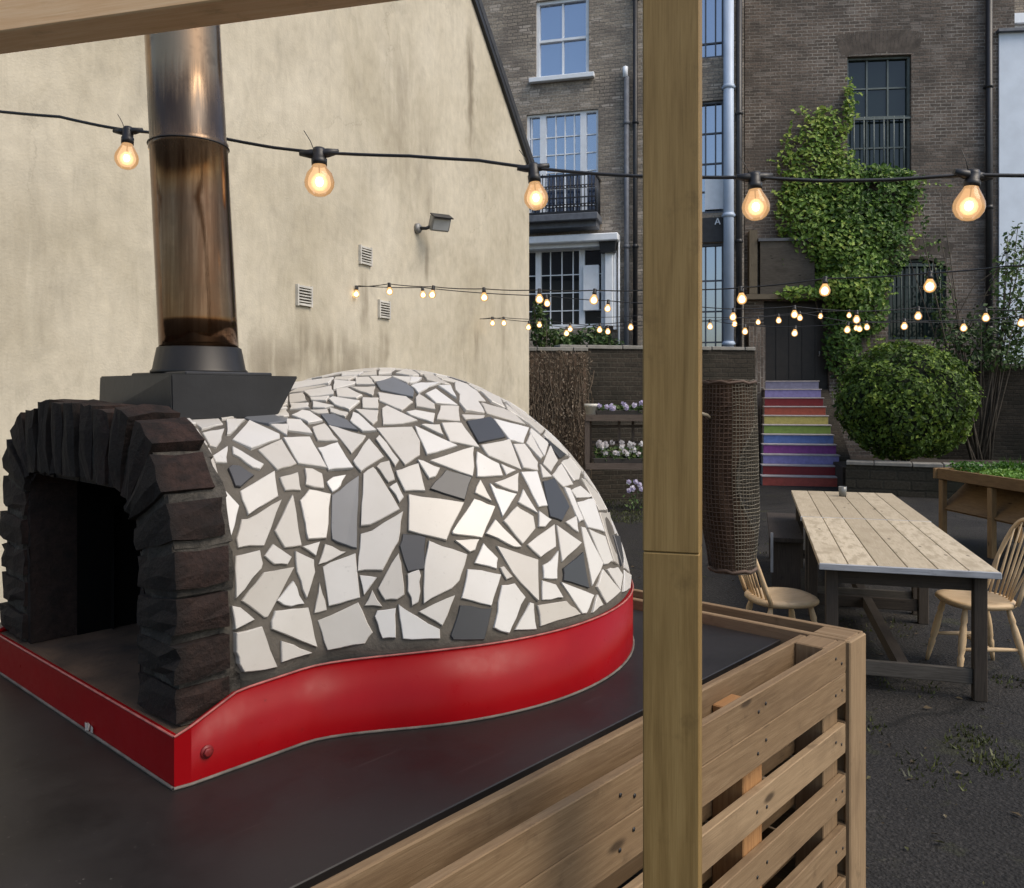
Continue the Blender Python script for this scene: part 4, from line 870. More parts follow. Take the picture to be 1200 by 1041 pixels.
TILES="W-1628,412 -1634,446 -1725,482 -1726,446;W-1735,450 -1734,479 1753,511 1765,475;W-1657,460 -1661,485 -1712,498 -1783,501;W-1686,502 -1692,523 -1713,536 1698,556;G-1650,491 -1631,487 -1584,488 -1572,522 -1585,536 -1607,532 -1669,541 -1682,518;W-1632,535 -1602,539 -1596,548 -1644,574 -1671,547;W-1588,385 -1580,386 -1589,404 -1614,432 -1619,405;W-1596,420 -1594,424 -1635,482 -1651,462;W-1548,409 -1535,461 -1545,473 -1623,480 -1582,415;W-1530,474 -1559,513 -1585,491;W-1562,360 -1553,367 -1574,397 -1572,369;W-1558,386 -1526,376 -1517,378 -1518,390 -1569,399;W-1498,389 -1479,418 -1531,458 -1541,414;W-1477,419 -1426,430 -1491,493 -1532,465;W-1421,427 -1368,442 -1420,495 -1460,471;W-1630,700 -1716,747 1511,707 1740,672;W-1628,637 -1524,648 -1595,691 -1715,661;W-1684,608 -1615,618 -1716,659 -1780,648;W-1553,672 -1462,700 -1471,713 -1641,723;W-1665,755 -1510,763 -1536,796 1782,787;W-1453,700 -1347,698 -1409,745 -1511,741;W-1347,772 -1228,778 -744,871 -1649,878;W-1358,719 -1311,723 -1239,754 -1412,753;W-1067,751 -971,771 -605,850 -1181,784;W-1157,707 -1075,724 -1028,747 -1239,754;G-1312,671 -1171,639 -1150,666 -1161,701 -1234,738 -1348,710;W-1500,641 -1410,634 -1390,647 -1486,681 -1538,672;W-1345,645 -1342,686 -1474,683;W-1484,608 -1419,591 -1392,624 -1520,639 -1530,630;W-1374,599 -1317,598 -1318,637 -1387,638;W-1315,626 -1232,593 -1179,622 -1198,643 -1326,659;W-1559,593 -1511,594 -1485,604 -1586,617;W-1599,621 -1531,621 -1537,641 -1620,632;W-1634,578 -1568,590 -1599,612 -1675,603;W-1481,580 -1424,568 -1419,582 -1495,595;W-1544,542 -1520,533 -1488,550 -1555,578 -1584,577 -1590,550;W-1521,573 -1484,576 -1500,591 -1561,582;G-1464,540 -1371,531 -1412,560 -1467,576 -1508,570;W-1330,550 -1316,562 -1315,592 -1400,595;W-1358,529 -1317,532 -1383,579 -1403,584 -1404,557;W-1541,491 -1489,502 -1550,540 -1581,527;W-1299,549 -1238,552 -1185,561 -1286,609 -1303,600;W-1204,577 -1136,553 -1114,582 -1183,594 -1218,587;W-1468,489 -1419,499 -1478,542 -1502,523;W-1378,474 -1347,518 -1463,539;W-1244,450 -1202,472 -1194,506 -1209,543 -1319,540;W-1268,448 -1258,460 -1309,520 -1318,511;W-1349,435 -1295,469 -1337,511 -1371,457;W-1088,755 -987,761 -926,787 -568,844;W-1143,708 -1095,714 -1012,740 -1092,747;W-994,729 -907,703 -877,697 -867,723 -813,764 -919,771;W-1137,655 -1043,690 -926,709 -1071,711 -1149,693;W-1174,605 -1105,594 -1094,614 -1139,652 -1160,639;W-1086,618 -994,608 -1023,677 -1103,655;W-963,636 -885,694 -979,694;W-1119,563 -1036,557 -994,604 -1074,608;W-886,678 -903,657 -970,622 -984,587 -901,580 -840,629 -792,625 -745,657 -705,696 -761,718;W-765,620 -724,595 -540,640 -683,668;W-890,578 -726,538 -714,572 -740,593 -851,617;W-1012,560 -927,565 -909,573 -1011,577;D-1020,495 -902,508 -884,554 -890,568 -1011,557;W-896,499 -843,489 -729,528 -882,562;W-1108,502 -1024,484 -1037,551 -1109,552;W-1119,518 -1117,547 -1180,548;W-1184,472 -1089,491 -1200,545;W-1080,420 -1040,487 -1180,458;W-1008,464 -924,427 -890,503 -1014,491;W-655,588 -696,507 -531,519 -605,619;W-1069,419 -995,417 -989,444 -1039,475;W-916,431 -866,421 -845,439 -844,487 -893,489;W-831,489 -822,445 -801,451 -762,512;D-708,442 -623,446 -679,497;W-826,435 -814,415 -733,437 -701,475;W-722,386 -667,387 -591,401 -590,438 -711,433;W-801,379 -743,379 -729,429 -818,408;W-863,405 -823,404 -839,436;W-928,347 -898,347 -870,421 -931,423;D-906,325 -872,313 -818,337 -817,401 -870,398;W-809,303 -786,305 -773,374 -797,379;W-764,351 -657,343 -698,373 -774,369;W-781,289 -700,268 -661,339 -776,343;W-829,285 -810,317 -863,310;W-917,240 -832,265 -896,308;W-841,183 -771,214 -792,291 -808,295;W-769,212 -715,210 -706,261 -783,287;W-714,208 -680,196 -513,288 -666,308;D-662,190 -606,196 -522,232 -628,252;W-715,150 -672,174 -690,193 -764,201;W-801,142 -720,150 -781,205 -826,179;W-700,144 -608,132 -541,146 -634,177;D-919,228 -927,207 -853,181 -839,248;W-892,141 -878,139 -841,166 -935,206;W-860,137 -817,143 -830,165;D-1527,336 -1522,338 -1518,364 -1540,370 -1547,366 -1547,359;W-1517,280 -1507,264 -1513,312 -1533,325;W-1501,303 -1480,347 -1488,363 -1501,386 -1520,333;W-1502,268 -1498,257 -1489,264 -1476,269 -1475,344 -1500,298 -1505,295;W-1455,274 -1436,284 -1461,351 -1465,358 -1470,294;W-1475,360 -1455,371 -1471,402 -1490,379;W-1452,384 -1421,389 -1432,417 -1452,420 -1464,415;W-1404,387 -1390,403 -1382,427 -1409,417 -1419,404;W-1441,330 -1429,296 -1403,305 -1407,384 -1445,378 -1452,354;G-1392,305 -1367,298 -1346,294 -1354,427 -1404,382;W-1489,197 -1473,239 -1473,246 -1479,262 -1498,247;W-1462,248 -1448,252 -1445,264 -1468,275 -1473,256;W-1436,245 -1421,209 -1413,250 -1417,268 -1442,274;W-1415,274 -1412,298 -1435,283;W-1409,262 -1389,273 -1365,288 -1403,296;W-1463,177 -1460,178 -1440,251 -1470,235 -1484,195;W-1446,196 -1438,195 -1423,201 -1439,231 -1453,201;W-1391,194 -1405,235 -1409,188;W-1485,161 -1471,174 -1484,187 -1491,188;W-1482,134 -1479,120 -1475,110 -1447,113 -1464,166 -1484,157;W-1455,163 -1403,138 -1418,196 -1446,189 -1454,187 -1456,173;W-1443,119 -1409,130 -1445,148;W-1388,200 -1336,214 -1348,286 -1402,260;W-1386,133 -1326,142 -1313,159 -1339,207 -1403,178;W-1342,256 -1297,257 -1267,305 -1255,358 -1318,325 -1340,319;W-1340,332 -1322,334 -1262,362 -1315,441 -1321,446 -1343,432;W-1285,414 -1270,419 -1282,460 -1305,455 -1313,447;W-1262,375 -1252,385 -1266,414 -1283,405;W-1249,396 -1203,395 -1210,453 -1267,438;W-1190,420 -1174,423 -1158,441 -1211,461;D-1117,374 -1083,418 -1144,437 -1192,399;W-1247,322 -1173,302 -1120,369 -1242,390;D-1257,269 -1251,253 -1221,256 -1213,311 -1258,318 -1265,298;W-1221,260 -1226,200 -1173,221 -1157,233 -1138,269 -1135,276 -1208,304;W-1129,279 -1117,282 -1104,300 -1156,302;W-1158,313 -1097,302 -1047,358 -1093,376 -1159,317;W-1329,218 -1307,246 -1338,250;W-1328,201 -1297,199 -1315,226;W-1281,268 -1305,228 -1293,209 -1272,209 -1259,216 -1263,269 -1267,285;W-1253,221 -1246,198 -1235,203 -1228,246 -1231,256 -1252,250;W-1297,149 -1275,149 -1274,196 -1306,193 -1310,184;W-1263,147 -1200,143 -1200,158 -1250,188 -1270,202;W-1195,163 -1168,210 -1235,188;D-1178,139 -1121,133 -1101,182 -1161,193 -1182,146;W-1052,368 -1063,413 -1088,387;W-1037,337 -977,378 -1030,394 -1041,405;W-1018,398 -972,381 -941,421 -1029,404;W-983,419 -945,427 -983,444;W-940,335 -953,386 -984,361;W-952,310 -933,308 -906,319 -934,340;W-1008,283 -962,308 -956,331 -991,354 -1039,329;W-1031,280 -1013,278 -1058,333 -1088,309;W-972,255 -920,269 -901,310 -997,281;W-1046,236 -1013,195 -1000,181 -978,252 -1070,286;W-1079,246 -1072,264 -1097,293 -1123,260;W-945,247 -971,241 -977,218 -942,212 -918,261;W-1101,186 -1072,236 -1112,247 -1139,251 -1157,204;W-1063,226 -1048,229 -1063,249 -1072,248;W-1073,137 -1066,147 -1028,192 -1046,218 -1074,218 -1102,150;W-1014,135 -1012,179 -1020,182 -1060,141;W-1004,139 -897,142 -930,171 -1005,175;W-991,182 -937,178 -949,203 -982,215;W1286,160 1323,223 1281,247 1270,245 1258,199;W198,135 224,173 210,201 151,175 158,135;W1200,714 1143,757 995,755 965,735 1140,702;W70,522 40,499 49,463 61,456 144,480 110,531;W880,275 915,255 959,266 934,306 885,303;W1507,314 1505,316 1465,306 1460,288 1477,251 1512,305;W649,587 526,610 501,558 563,536 633,557 655,580;W1427,457 1445,433 1482,432 1501,444 1465,491 1452,493 1439,490;W435,428 503,464 512,476 462,507 398,476;W-571,463 -620,511 -663,506 -667,494 -613,442 -599,442 -587,447;W1220,444 1188,448 1171,433 1189,403 1232,408;W-538,346 -534,389 -546,394 -606,383 -547,341;W1093,460 1033,448 1029,419 1051,404 1108,416 1114,430;W-427,679 -269,702 -275,733 -450,756 -474,752 -513,712 -445,681;W1354,678 1498,692 1501,746 1258,707 1277,693;W448,361 464,384 435,423 426,424 398,409 396,371 417,359;W72,698 55,670 103,619 189,656 181,697 124,706;W645,327 624,364 589,352 619,317;W-212,307 -254,359 -299,340 -311,311 -231,293;W1093,272 1103,212 1155,226 1116,276;W1049,375 1045,400 1026,413 979,406 965,350 1017,336;W-484,134 -473,177 -501,215 -546,208 -551,162 -521,134;W1597,555 1648,562 1687,600 1665,624 1642,628 1574,609 1562,561;W825,722 674,694 714,648 841,661;W390,409 325,421 316,412 315,388 347,367 389,371;W1576,433 1550,465 1518,445 1543,413;G-35,628 -49,576 -9,575 73,605;W1392,400 1331,385 1331,380 1348,355 1379,347 1413,387;W-87,134 -88,175 -112,203 -159,194 -164,182 -143,135;W321,460 326,426 395,414 423,429 392,474 340,479;D-139,507 -88,462 -68,465 -48,497 -79,525 -132,519;G152,135 144,170 79,186 57,135;W1206,133 1214,194 1164,221 1154,186 1186,133;D-28,320 -58,288 -49,245 -32,234 20,264 19,288 -18,320;G135,280 202,269 227,284 231,309 212,329 137,330 121,296;W1447,428 1424,390 1476,398 1477,428;W-209,758 -79,745 27,763 -170,797 -231,787;W-327,368 -376,349 -381,327 -360,315 -316,314 -305,343;W1268,311 1225,282 1269,252 1280,254 1308,299;W1371,785 1446,836 1411,844 1179,841 1079,808 1205,785;W1441,332 1418,325 1408,286 1444,277 1457,291 1461,308;W-99,234 -106,207 -86,182 -36,229 -53,241;W-319,185 -294,141 -246,194 -274,225 -302,231;W868,316 802,304 800,282 818,265 842,258 873,276 878,304;W-231,246 -270,228 -241,197 -228,196 -207,230;W-386,634 -472,614 -452,572 -435,567 -409,572 -351,615 -354,626;W1034,197 1032,133 1069,133 1087,192;W-384,322 -453,305 -466,277 -464,268 -416,236 -402,236 -376,253 -368,312;W416,282 423,218 428,212 457,215 493,266 461,292;W585,243 539,242 523,188 580,175 602,202;W882,487 826,485 774,441 839,412 893,454;W577,134 577,170 520,184 505,176 499,134;W1424,558 1385,512 1433,495 1450,499 1493,551;W-369,461 -330,439 -293,449 -282,460 -286,465 -368,487 -375,479;W954,353 922,368 879,360 876,318 883,309 934,312 959,346;W1020,212 1031,260 1007,274 967,263 978,227 997,214;G383,134 413,192 349,182 336,164 340,134;W516,189 532,243 506,262 499,262 464,213 503,182;W52,135 75,190 67,212 -4,191 -4,185 31,135;W1304,494 1274,471 1313,440 1342,453 1344,488;W1005,605 1048,564 1105,574 1118,586 1050,622 1015,616;W741,576 775,601 712,642 694,641 660,592 667,583;W-209,385 -165,336 -131,362 -149,395 -196,397;W-1771,640 -1791,641 1799,591 -1730,584 -1689,591 -1684,602;W1027,527 1098,502 1146,534 1106,569 1047,558 1025,534;W737,330 710,296 734,265 793,283 794,303 760,336;W661,443 715,416 733,418 755,440 719,463;W704,761 804,731 851,724 908,727 948,736 980,758 907,792 764,794 723,789;W1445,352 1485,385 1475,395 1429,386;W606,271 643,256 681,298 654,320 646,321 624,313 605,278;W227,424 175,430 155,405 171,382 205,371 221,382;W752,133 773,142 784,185 773,207 731,225 709,189 728,133;W658,134 645,204 608,200 583,168 583,133;W851,191 843,133 883,133 905,188 854,194;W528,617 648,595 677,640 562,647 525,623;W1301,410 1241,406 1244,360 1255,355 1322,382;W210,481 231,512 191,553 119,534 153,482 170,476;W-1493,851 -1791,793 -1439,797 -1390,802;W1374,592 1436,633 1368,649 1317,623 1324,605 1355,593;W-564,301 -550,337 -616,382 -644,387 -654,311;W942,662 968,674 914,723 848,719 854,660;W842,383 770,351 766,341 798,310 868,323 871,360;W1373,655 1443,638 1484,641 1496,687 1363,674;W766,532 824,491 883,493 890,501 889,519 840,551 771,541;W385,726 216,701 321,678 386,680 421,701;W-56,135 -9,185 -9,194 -32,225 -83,176 -82,135;W1316,601 1250,577 1295,544 1348,588;W1528,301 1573,347 1554,378 1516,336 1510,321 1514,310;W1768,532 1754,540 1717,539 1681,503 1714,496 1735,499;W417,353 402,293 412,288 459,299 461,340 448,355;W-164,261 -176,306 -207,304 -227,289 -226,250 -201,233 -189,234;W381,562 342,547 325,514 341,485 392,479 460,512 463,547;W501,269 535,296 534,345 468,334 466,297;W-192,494 -245,524 -258,524 -273,463 -212,461;W329,785 116,754 137,711 190,702 382,733 395,749;W-93,346 -113,310 -108,303 -63,293 -33,323 -82,349;W361,600 278,609 246,584 336,552 376,566;W-169,177 -214,175 -218,135 -149,135;W-420,529 -371,498 -312,540 -408,565 -431,561;W42,457 -16,443 -2,411 20,398 57,428 54,450;W842,655 728,644 785,605 828,607;W490,557 516,615 513,621 437,632 371,601 386,566 470,551;W262,260 263,239 295,214 334,246 310,267;W-1,401 -63,390 -78,354 -24,326 18,385 16,391;W601,428 580,463 517,470 513,464 537,392;W428,635 387,674 334,672 266,633 278,615 365,606;W1095,667 978,671 952,659 1008,621 1044,628;W-798,767 -683,781 -664,800 -757,821 -930,776;W1753,455 1707,468 1674,455 1703,433 1745,439 1755,448;G1371,226 1380,187 1397,168 1421,169 1434,192 1431,218 1390,235;W352,799 335,805 -128,814 -157,803 66,761 101,759 337,792;W-41,500 34,504 57,521 -16,571 -46,570 -71,528;W-1651,411 -1660,398 -1601,369 -1590,384 -1632,410;W1671,629 1793,647 1789,653 1646,687 1646,634;W56,248 99,296 73,310 24,291 26,264;W-465,445 -438,474 -460,494 -498,492 -518,471;W-167,553 -135,524 -78,530 -54,572 -150,579 -166,569;W720,410 687,384 696,350 738,337 758,343 762,353 734,412;W-542,645 -463,681 -529,710 -620,706 -698,679 -699,674;W1502,547 1458,497 1474,494 1531,510 1549,554;W-181,233 -158,200 -113,209 -106,237 -127,256 -158,257;W1382,441 1420,458 1428,489 1383,504 1353,489 1350,453;W-365,493 -281,470 -268,526 -301,538;W1176,475 1209,501 1209,520 1189,531 1154,531 1104,497 1108,487;W-245,379 -282,400 -318,393 -320,372 -298,347 -256,365;W118,712 93,753 35,757 -65,740 -51,715 62,703;W845,190 791,184 778,133 837,133;W-147,584 -58,578 -46,630 -124,641 -154,628;W-274,456 -281,449 -274,404 -237,383 -218,388 -203,402 -210,454;W191,235 151,221 154,183 206,206;G892,524 949,555 936,582 863,587 846,555;W657,222 725,239 730,260 703,295 689,297 645,251;W1775,471 1759,454 1761,448 -1779,442 -1754,454;D-234,288 -306,303 -305,241 -301,236 -278,231 -232,252;W1132,327 1161,371 1127,382 1105,363 1107,341;W-175,567 -267,587 -295,542 -262,530 -243,530 -176,556;W-362,309 -370,253 -311,241 -313,304 -316,308;W-411,677 -381,640 -347,631 -268,643 -242,690 -265,697;W250,458 316,464 334,482 317,512 240,510 218,479;W-674,814 -644,805 -382,787 -255,790 -197,800 -160,818 -309,858;W1500,227 1477,236 1474,183 1485,164;W1666,398 1696,431 1667,453 1659,452 1640,408 1661,397;W473,546 469,510 512,484 560,522 559,530 495,552;W723,232 659,217 656,209 704,193 725,227;W-716,527 -751,517 -795,451 -695,481 -692,486;W336,253 382,290 322,317 317,315 314,270;W-338,614 -275,591 -244,630 -264,638 -342,627;W1004,280 1019,328 965,343 940,310 965,268;D276,332 280,367 226,379 208,368 213,337 235,315;W-540,547 -465,571 -489,616 -546,635 -600,625;W-196,403 -147,401 -98,434 -91,452 -202,451;W1580,740 1686,753 1766,790 1479,831 1395,783 1506,750;W437,704 552,688 620,700 652,754 413,742 402,730;W-372,455 -405,414 -402,408 -338,409 -335,433;W1634,634 1631,690 1547,700 1512,687 1498,641 1564,614;W-459,308 -485,340 -535,341 -542,336 -557,300 -471,284;W769,358 838,389 835,406 767,437 741,415;W494,134 500,177 459,209 428,206 423,196 452,134;W1209,290 1138,301 1121,280 1163,231 1218,281;W1163,379 1183,402 1165,431 1121,428 1114,413 1128,387;W-21,448 40,463 31,499 -40,495 -61,463;W1023,419 1026,449 1002,462 951,432 958,419 974,411;W-472,376 -411,398 -408,406 -411,412 -462,436 -494,397;W964,150 993,210 977,221 917,195;W80,361 104,403 65,423 25,392 27,384;W855,200 905,194 910,196 909,251 876,270 847,252;W417,216 346,236 351,188 417,198 423,208;W1486,159 1472,181 1453,169 1447,120 1480,110;W-1698,437 -1728,411 -1666,399 -1650,421;W-454,676 -531,641 -477,621 -396,640 -424,673;W1331,222 1291,157 1297,136 1370,185 1360,226;W997,208 967,147 971,133 1027,133 1028,199 1019,207;D-526,715 -495,751 -605,758 -629,710;W1116,669 1199,653 1216,655 1265,689 1245,704 1205,708 1147,697;W-214,181 -170,183 -164,197 -186,229 -201,227 -223,193;W788,599 750,573 770,546 837,557 854,588 829,602;W318,322 342,362 311,382 286,365 282,333 314,321;W20,294 70,314 75,356 23,379 -14,324;W249,435 308,413 319,424 314,459 253,452;W876,366 915,373 948,424 945,429 899,450 843,407 846,389;W1442,272 1402,282 1398,238 1430,223 1440,234;W730,232 774,213 812,261 796,277 736,258;W-1661,588 -1727,578 -1738,545 -1686,533 -1654,584;W-659,701 -646,706 -624,762 -675,775 -802,759 -841,733;W-297,134 -324,183 -365,176 -368,172 -358,134;W-28,230 -4,197 64,217 65,224 53,243 23,259;W762,544 741,570 666,576 644,554 684,517 712,513 757,534;W71,227 123,242 131,273 114,294 104,294 60,244;D1558,602 1558,608 1492,635 1451,632 1384,588 1427,564 1513,555 1551,559;W1787,591 1795,642 1680,625 1699,603 1775,587;W-557,156 -551,209 -556,213 -630,180;W1275,133 1284,140 1282,155 1252,196 1220,191 1212,133;W-435,187 -420,168 -372,177 -402,231 -413,231;W1401,288 1413,324 1382,340 1368,293 1396,285;W-465,261 -496,218 -469,182 -442,188 -420,232;G1238,578 1313,606 1306,622 1211,649 1181,593 1215,578;W1769,582 1698,596 1659,561 1666,559 1758,557;W1539,408 1498,385 1513,339 1549,380;W-119,313 -100,349 -127,357 -160,332 -161,319;W-1751,450 -1775,440 -1769,414 -1734,411 -1707,436 -1739,448;W903,455 946,436 998,467 989,495 897,495 891,490;W1221,276 1167,227 1221,197 1251,201 1264,247;W446,134 419,192 389,134;W-388,326 -384,347 -410,393 -472,371 -479,342 -452,311;W1098,205 1086,275 1037,260 1025,209 1031,203 1092,197;W132,336 86,356 81,354 76,314 103,299 114,299;W654,447 617,483 609,484 588,466 608,430 624,427;W1309,436 1267,468 1256,468 1227,445 1242,412 1300,416;W1024,331 1066,316 1101,342 1098,362 1054,371;W531,389 506,460 441,426 471,386;W-474,888 455,880 927,855 1149,846 1415,849 1785,871;W125,618 216,583 235,587 266,612 249,637 197,651;W1220,500 1256,474 1267,475 1297,498 1281,526 1220,518;W-434,134 -425,164 -440,182 -467,176 -477,134;W298,183 265,158 270,135 334,134 330,163;W537,248 586,249 600,269 598,280 541,292 510,268;W-397,570 -304,545 -280,587 -343,609;W1472,232 1442,231 1434,219 1435,194 1452,175 1471,185;W962,143 911,188 889,133 965,133;W651,213 653,217 639,252 605,266 590,246 607,205 646,209;W1564,553 1540,512 1559,482 1610,493 1628,510 1589,550;W664,699 796,725 692,757 639,702;W1556,384 1609,406 1585,430 1576,429 1546,410;W169,377 138,338 207,336 202,367;W1082,279 1065,311 1024,325 1010,279 1034,264;W172,469 179,436 227,430 240,438 244,453 212,474;W-242,192 -290,138 -224,135 -219,178 -228,190;W1388,345 1414,330 1441,338 1441,352 1422,384 1417,385;W261,265 308,272 310,315 279,328 239,311 235,283;W1213,352 1237,360 1233,403 1188,398 1168,375;W-583,248 -495,230 -470,265 -472,275 -514,283;W1110,133 1116,172 1092,190 1076,133;W206,579 116,613 99,612 87,607 84,602 116,541 187,559;W1327,391 1388,406 1379,436 1346,447 1317,435 1308,414;W1638,460 1607,490 1559,478 1554,470 1583,434;W470,340 531,351 542,362 532,382 471,381 455,358;W-127,261 -112,298 -120,308 -161,314 -170,307 -158,262;W-3,571 61,527 106,537 72,598;W1156,219 1106,206 1097,194 1120,177 1146,186;W1635,407 1652,455 1642,457 1590,434 1615,408;W1314,296 1287,251 1328,228 1354,231 1353,285;W-64,396 -9,406 -26,444 -66,459 -81,455 -92,429;W-573,450 -533,395 -501,398 -469,439 -525,466 -565,458;W616,311 581,351 549,359 542,352 542,298 601,285;W-52,709 -152,686 -119,646 -43,635 42,675 54,698;W-309,236 -373,248 -398,233 -366,182 -323,188;W-226,686 -254,642 -238,635 -166,632 -134,645 -168,683;W1759,414 1745,436 1702,430 1675,404;W1179,133 1150,181 1121,171 1116,133;W-1776,414 -1782,439 1760,445 1751,438 1765,414;W1378,779 1207,779 1163,760 1219,713 1246,710 1482,750;W-478,374 -498,393 -528,389 -532,347 -484,346;W-381,354 -327,375 -326,395 -335,404 -403,402 -405,397;W1444,122 1421,163 1399,162 1396,132;D-201,456 -93,457 -146,504 -181,494;W435,699 398,677 439,636 515,626 554,653 547,683;W699,649 655,694 634,696 562,683 567,654 684,646;W-7,179 -49,135 24,135;W699,791 388,799 358,786 419,748 664,759 682,762;W722,133 704,187 650,205 663,134;W1133,304 1128,322 1103,337 1071,313 1087,282 1095,279 1115,282;W202,656 262,639 317,672 203,697;W-70,392 -99,426 -141,398 -122,362 -94,353 -86,355;W1126,583 1113,571 1152,537 1188,537 1209,575 1174,590;W344,186 339,238 300,211 302,188 332,169;W1108,411 1053,400 1057,376 1099,366 1122,386;D714,795 857,853 408,874 360,811 378,804;W197,557 239,515 318,517 332,547 235,581 217,577;W642,393 681,388 709,411 655,437 629,422;W264,135 259,157 229,169 205,135;W1108,664 1056,627 1128,588 1172,594 1194,648;W93,617 42,668 -31,634 78,611;W818,487 759,529 718,509 725,467 763,442;W1670,457 1704,471 1711,493 1680,499 1647,467 1647,461 1658,457;W998,498 1007,466 1030,453 1092,465 1100,481 1094,498 1025,522;W202,260 196,240 213,209 258,238 257,261 230,278;W1359,291 1376,342 1344,350 1314,302;W-321,399 -283,406 -289,443 -327,432 -330,408;W1537,411 1512,442 1502,441 1483,428 1479,397 1486,391 1495,389;W113,401 91,360 133,343 163,381 149,402;W584,357 622,370 634,391 620,422 609,424 539,385 549,366;W1119,433 1165,436 1182,451 1174,469 1109,481 1099,462;W1360,586 1303,540 1379,519 1415,561 1371,586;W1786,677 -1798,651 -1731,661 -1622,691 -1646,695;W581,470 602,487 567,516 520,481 522,476;W570,523 611,489 675,515 636,551 568,531;W-1384,796 -1502,781 -1490,756 -1359,759;W1477,245 1455,284 1445,272 1443,236 1474,237 1476,240;W-233,629 -258,591 -173,573 -158,582 -166,626;W152,475 64,449 66,431 110,407 149,408 170,435 162,472;W1001,615 938,657 856,655 839,604 860,592 939,587 995,607;W-1585,380 -1596,366 -1542,319 -1536,327;W-428,472 -456,442 -411,419 -379,459 -384,475;W818,257 780,209 789,191 848,197 839,252;W1419,390 1442,430 1422,453 1388,437 1396,404;W947,582 958,557 1018,539 1038,561 996,600;W1524,292 1515,301 1479,246 1479,240 1501,231;W1248,471 1214,495 1182,470 1189,453 1221,449;W1601,549 1636,511 1674,504 1708,541 1648,556;W1016,532 954,551 898,521 899,502 990,501 1018,526;W385,285 340,248 344,243 417,222 409,282 399,287;W1309,305 1340,355 1325,376 1259,350 1271,316;W959,359 970,406 951,415 925,375;W1424,167 1445,122 1450,170 1434,188;W-426,525 -453,498 -430,477 -384,480 -378,487 -378,495;W624,487 660,450 717,469 710,508 682,511;W-65,286 -107,296 -121,259 -100,241 -56,247;D1216,347 1214,294 1220,287 1264,317 1253,349 1239,355;W1535,506 1476,489 1505,446 1512,446 1548,469 1554,479;W-521,880 -124,821 319,814 257,879;W1752,497 1719,493 1711,471 1755,457 1763,466;W688,350 680,382 641,387 630,367 652,328;W1500,835 1781,794 -1519,856 -1605,868 1459,846;W228,383 283,371 308,388 309,407 242,432 234,427;W704,301 730,333 693,344 660,324 684,304;W1043,809 1119,842 910,849 751,799 912,797;W-427,759 -277,739 -230,756 -258,785 -387,782;W1282,686 1229,651 1309,628 1358,654 1347,673;W1375,513 1298,535 1290,528 1306,500 1346,493 1377,508;W-175,549 -233,527 -186,499 -148,510 -142,521;W-719,591 -688,541 -648,613;W1130,698 952,731 928,725 980,676 1102,672;W-364,134 -374,171 -419,162 -427,134;W-598,763 -491,756 -444,763 -410,784 -630,799 -656,779;W-507,495 -522,515 -610,512 -562,465 -527,472;W-1746,546 -1736,579 1792,586 1781,582 1767,556;W1489,384 1445,345 1444,339 1463,313 1507,321 1511,331;W-1520,758 -1698,747 -1658,728 -1532,723;W1391,241 1396,279 1364,287 1362,232;W-460,501 -431,530 -442,561 -458,566 -531,543 -529,537 -500,499;W-165,689 -67,713 -84,739 -216,752 -257,738 -254,701 -227,693;W1614,491 1640,465 1673,501 1633,506;W1287,541 1242,573 1217,573 1196,536 1217,524 1283,532 1288,536;W997,759 1143,762 1186,782 1055,804 930,794;W1614,405 1559,380 1576,351 1651,398 1634,405;W137,273 129,240 148,226 190,241 196,263;W148,181 145,222 125,237 71,222 80,191 145,174;W918,201 972,225 962,261 916,250;W1388,132 1393,165 1374,180 1304,134;W350,361 327,322 392,292 409,356 393,364;W-249,362 -207,310 -173,312 -167,317 -167,327 -216,381 -238,376;W1168,369 1135,319 1139,306 1207,295 1209,348;W262,234 215,203 230,174 260,162 296,188 294,208;W-546,400 -578,443 -584,440 -585,393"
m=MB()
for s in TILES.split(';'):
    mi='WGD'.index(s[0]); pp_=[tuple(int(q)/10 for q in w_.split(',')) for w_ in s[1:].split()]
    P=[dome(R(a),R(b)) for a,b in pp_]; n=len(P); c=sum(P,Vector())/n
    nr=Vector()
    for i in range(n): nr+=(P[i]-c).cross(P[(i+1)%n]-c)
    nr.normalize()
    if nr.dot(c-DCV)<0: P.reverse(); nr=-nr
    tl=rnd.gauss(0,.004); tw_=rnd.gauss(0,.004); t=min(1,max(0,rnd.gauss(.5,.28)))
    tv_=nr.orthogonal(); nr2=(nr+tv_*tl+nr.cross(tv_)*tw_).normalized()
    Q=[]
    for i in range(n):
        a,b=P[i],P[(i+1)%n]; Q.append(a); e=b-a; L_=e.length
        if L_>.022:
            s_=nr.cross(e).normalized()
            for f_ in ((.5,) if L_<.05 else (.33,.68)): Q.append(a+e*(f_+rnd.uniform(-.1,.1))+s_*rnd.gauss(.0,.0011))
    P=Q; n=len(P)
    # flatten onto the shard's own plane
    P=[p-nr2*((p-c).dot(nr2))*.85 for p in P]
    def ring(h,k): return [m.v(c+(p-c)*(1-min(.5,k/max(.008,(p-c).length)))+nr2*h) for p in P]
    lift=.0062+rnd.uniform(-.0012,.0012)
    r0=ring(-.012,0); r1=ring(lift-.0018,0); r2=ring(lift,.0018)
    for a,b in ((r0,r1),(r1,r2)):
        for i in range(n): m.face([a[i],a[(i+1)%n],b[(i+1)%n],b[i]],tint=t,mat=mi)
    m.face(r2,tint=t,mat=mi)
m.build('mosaic_tiles',TM,dm)
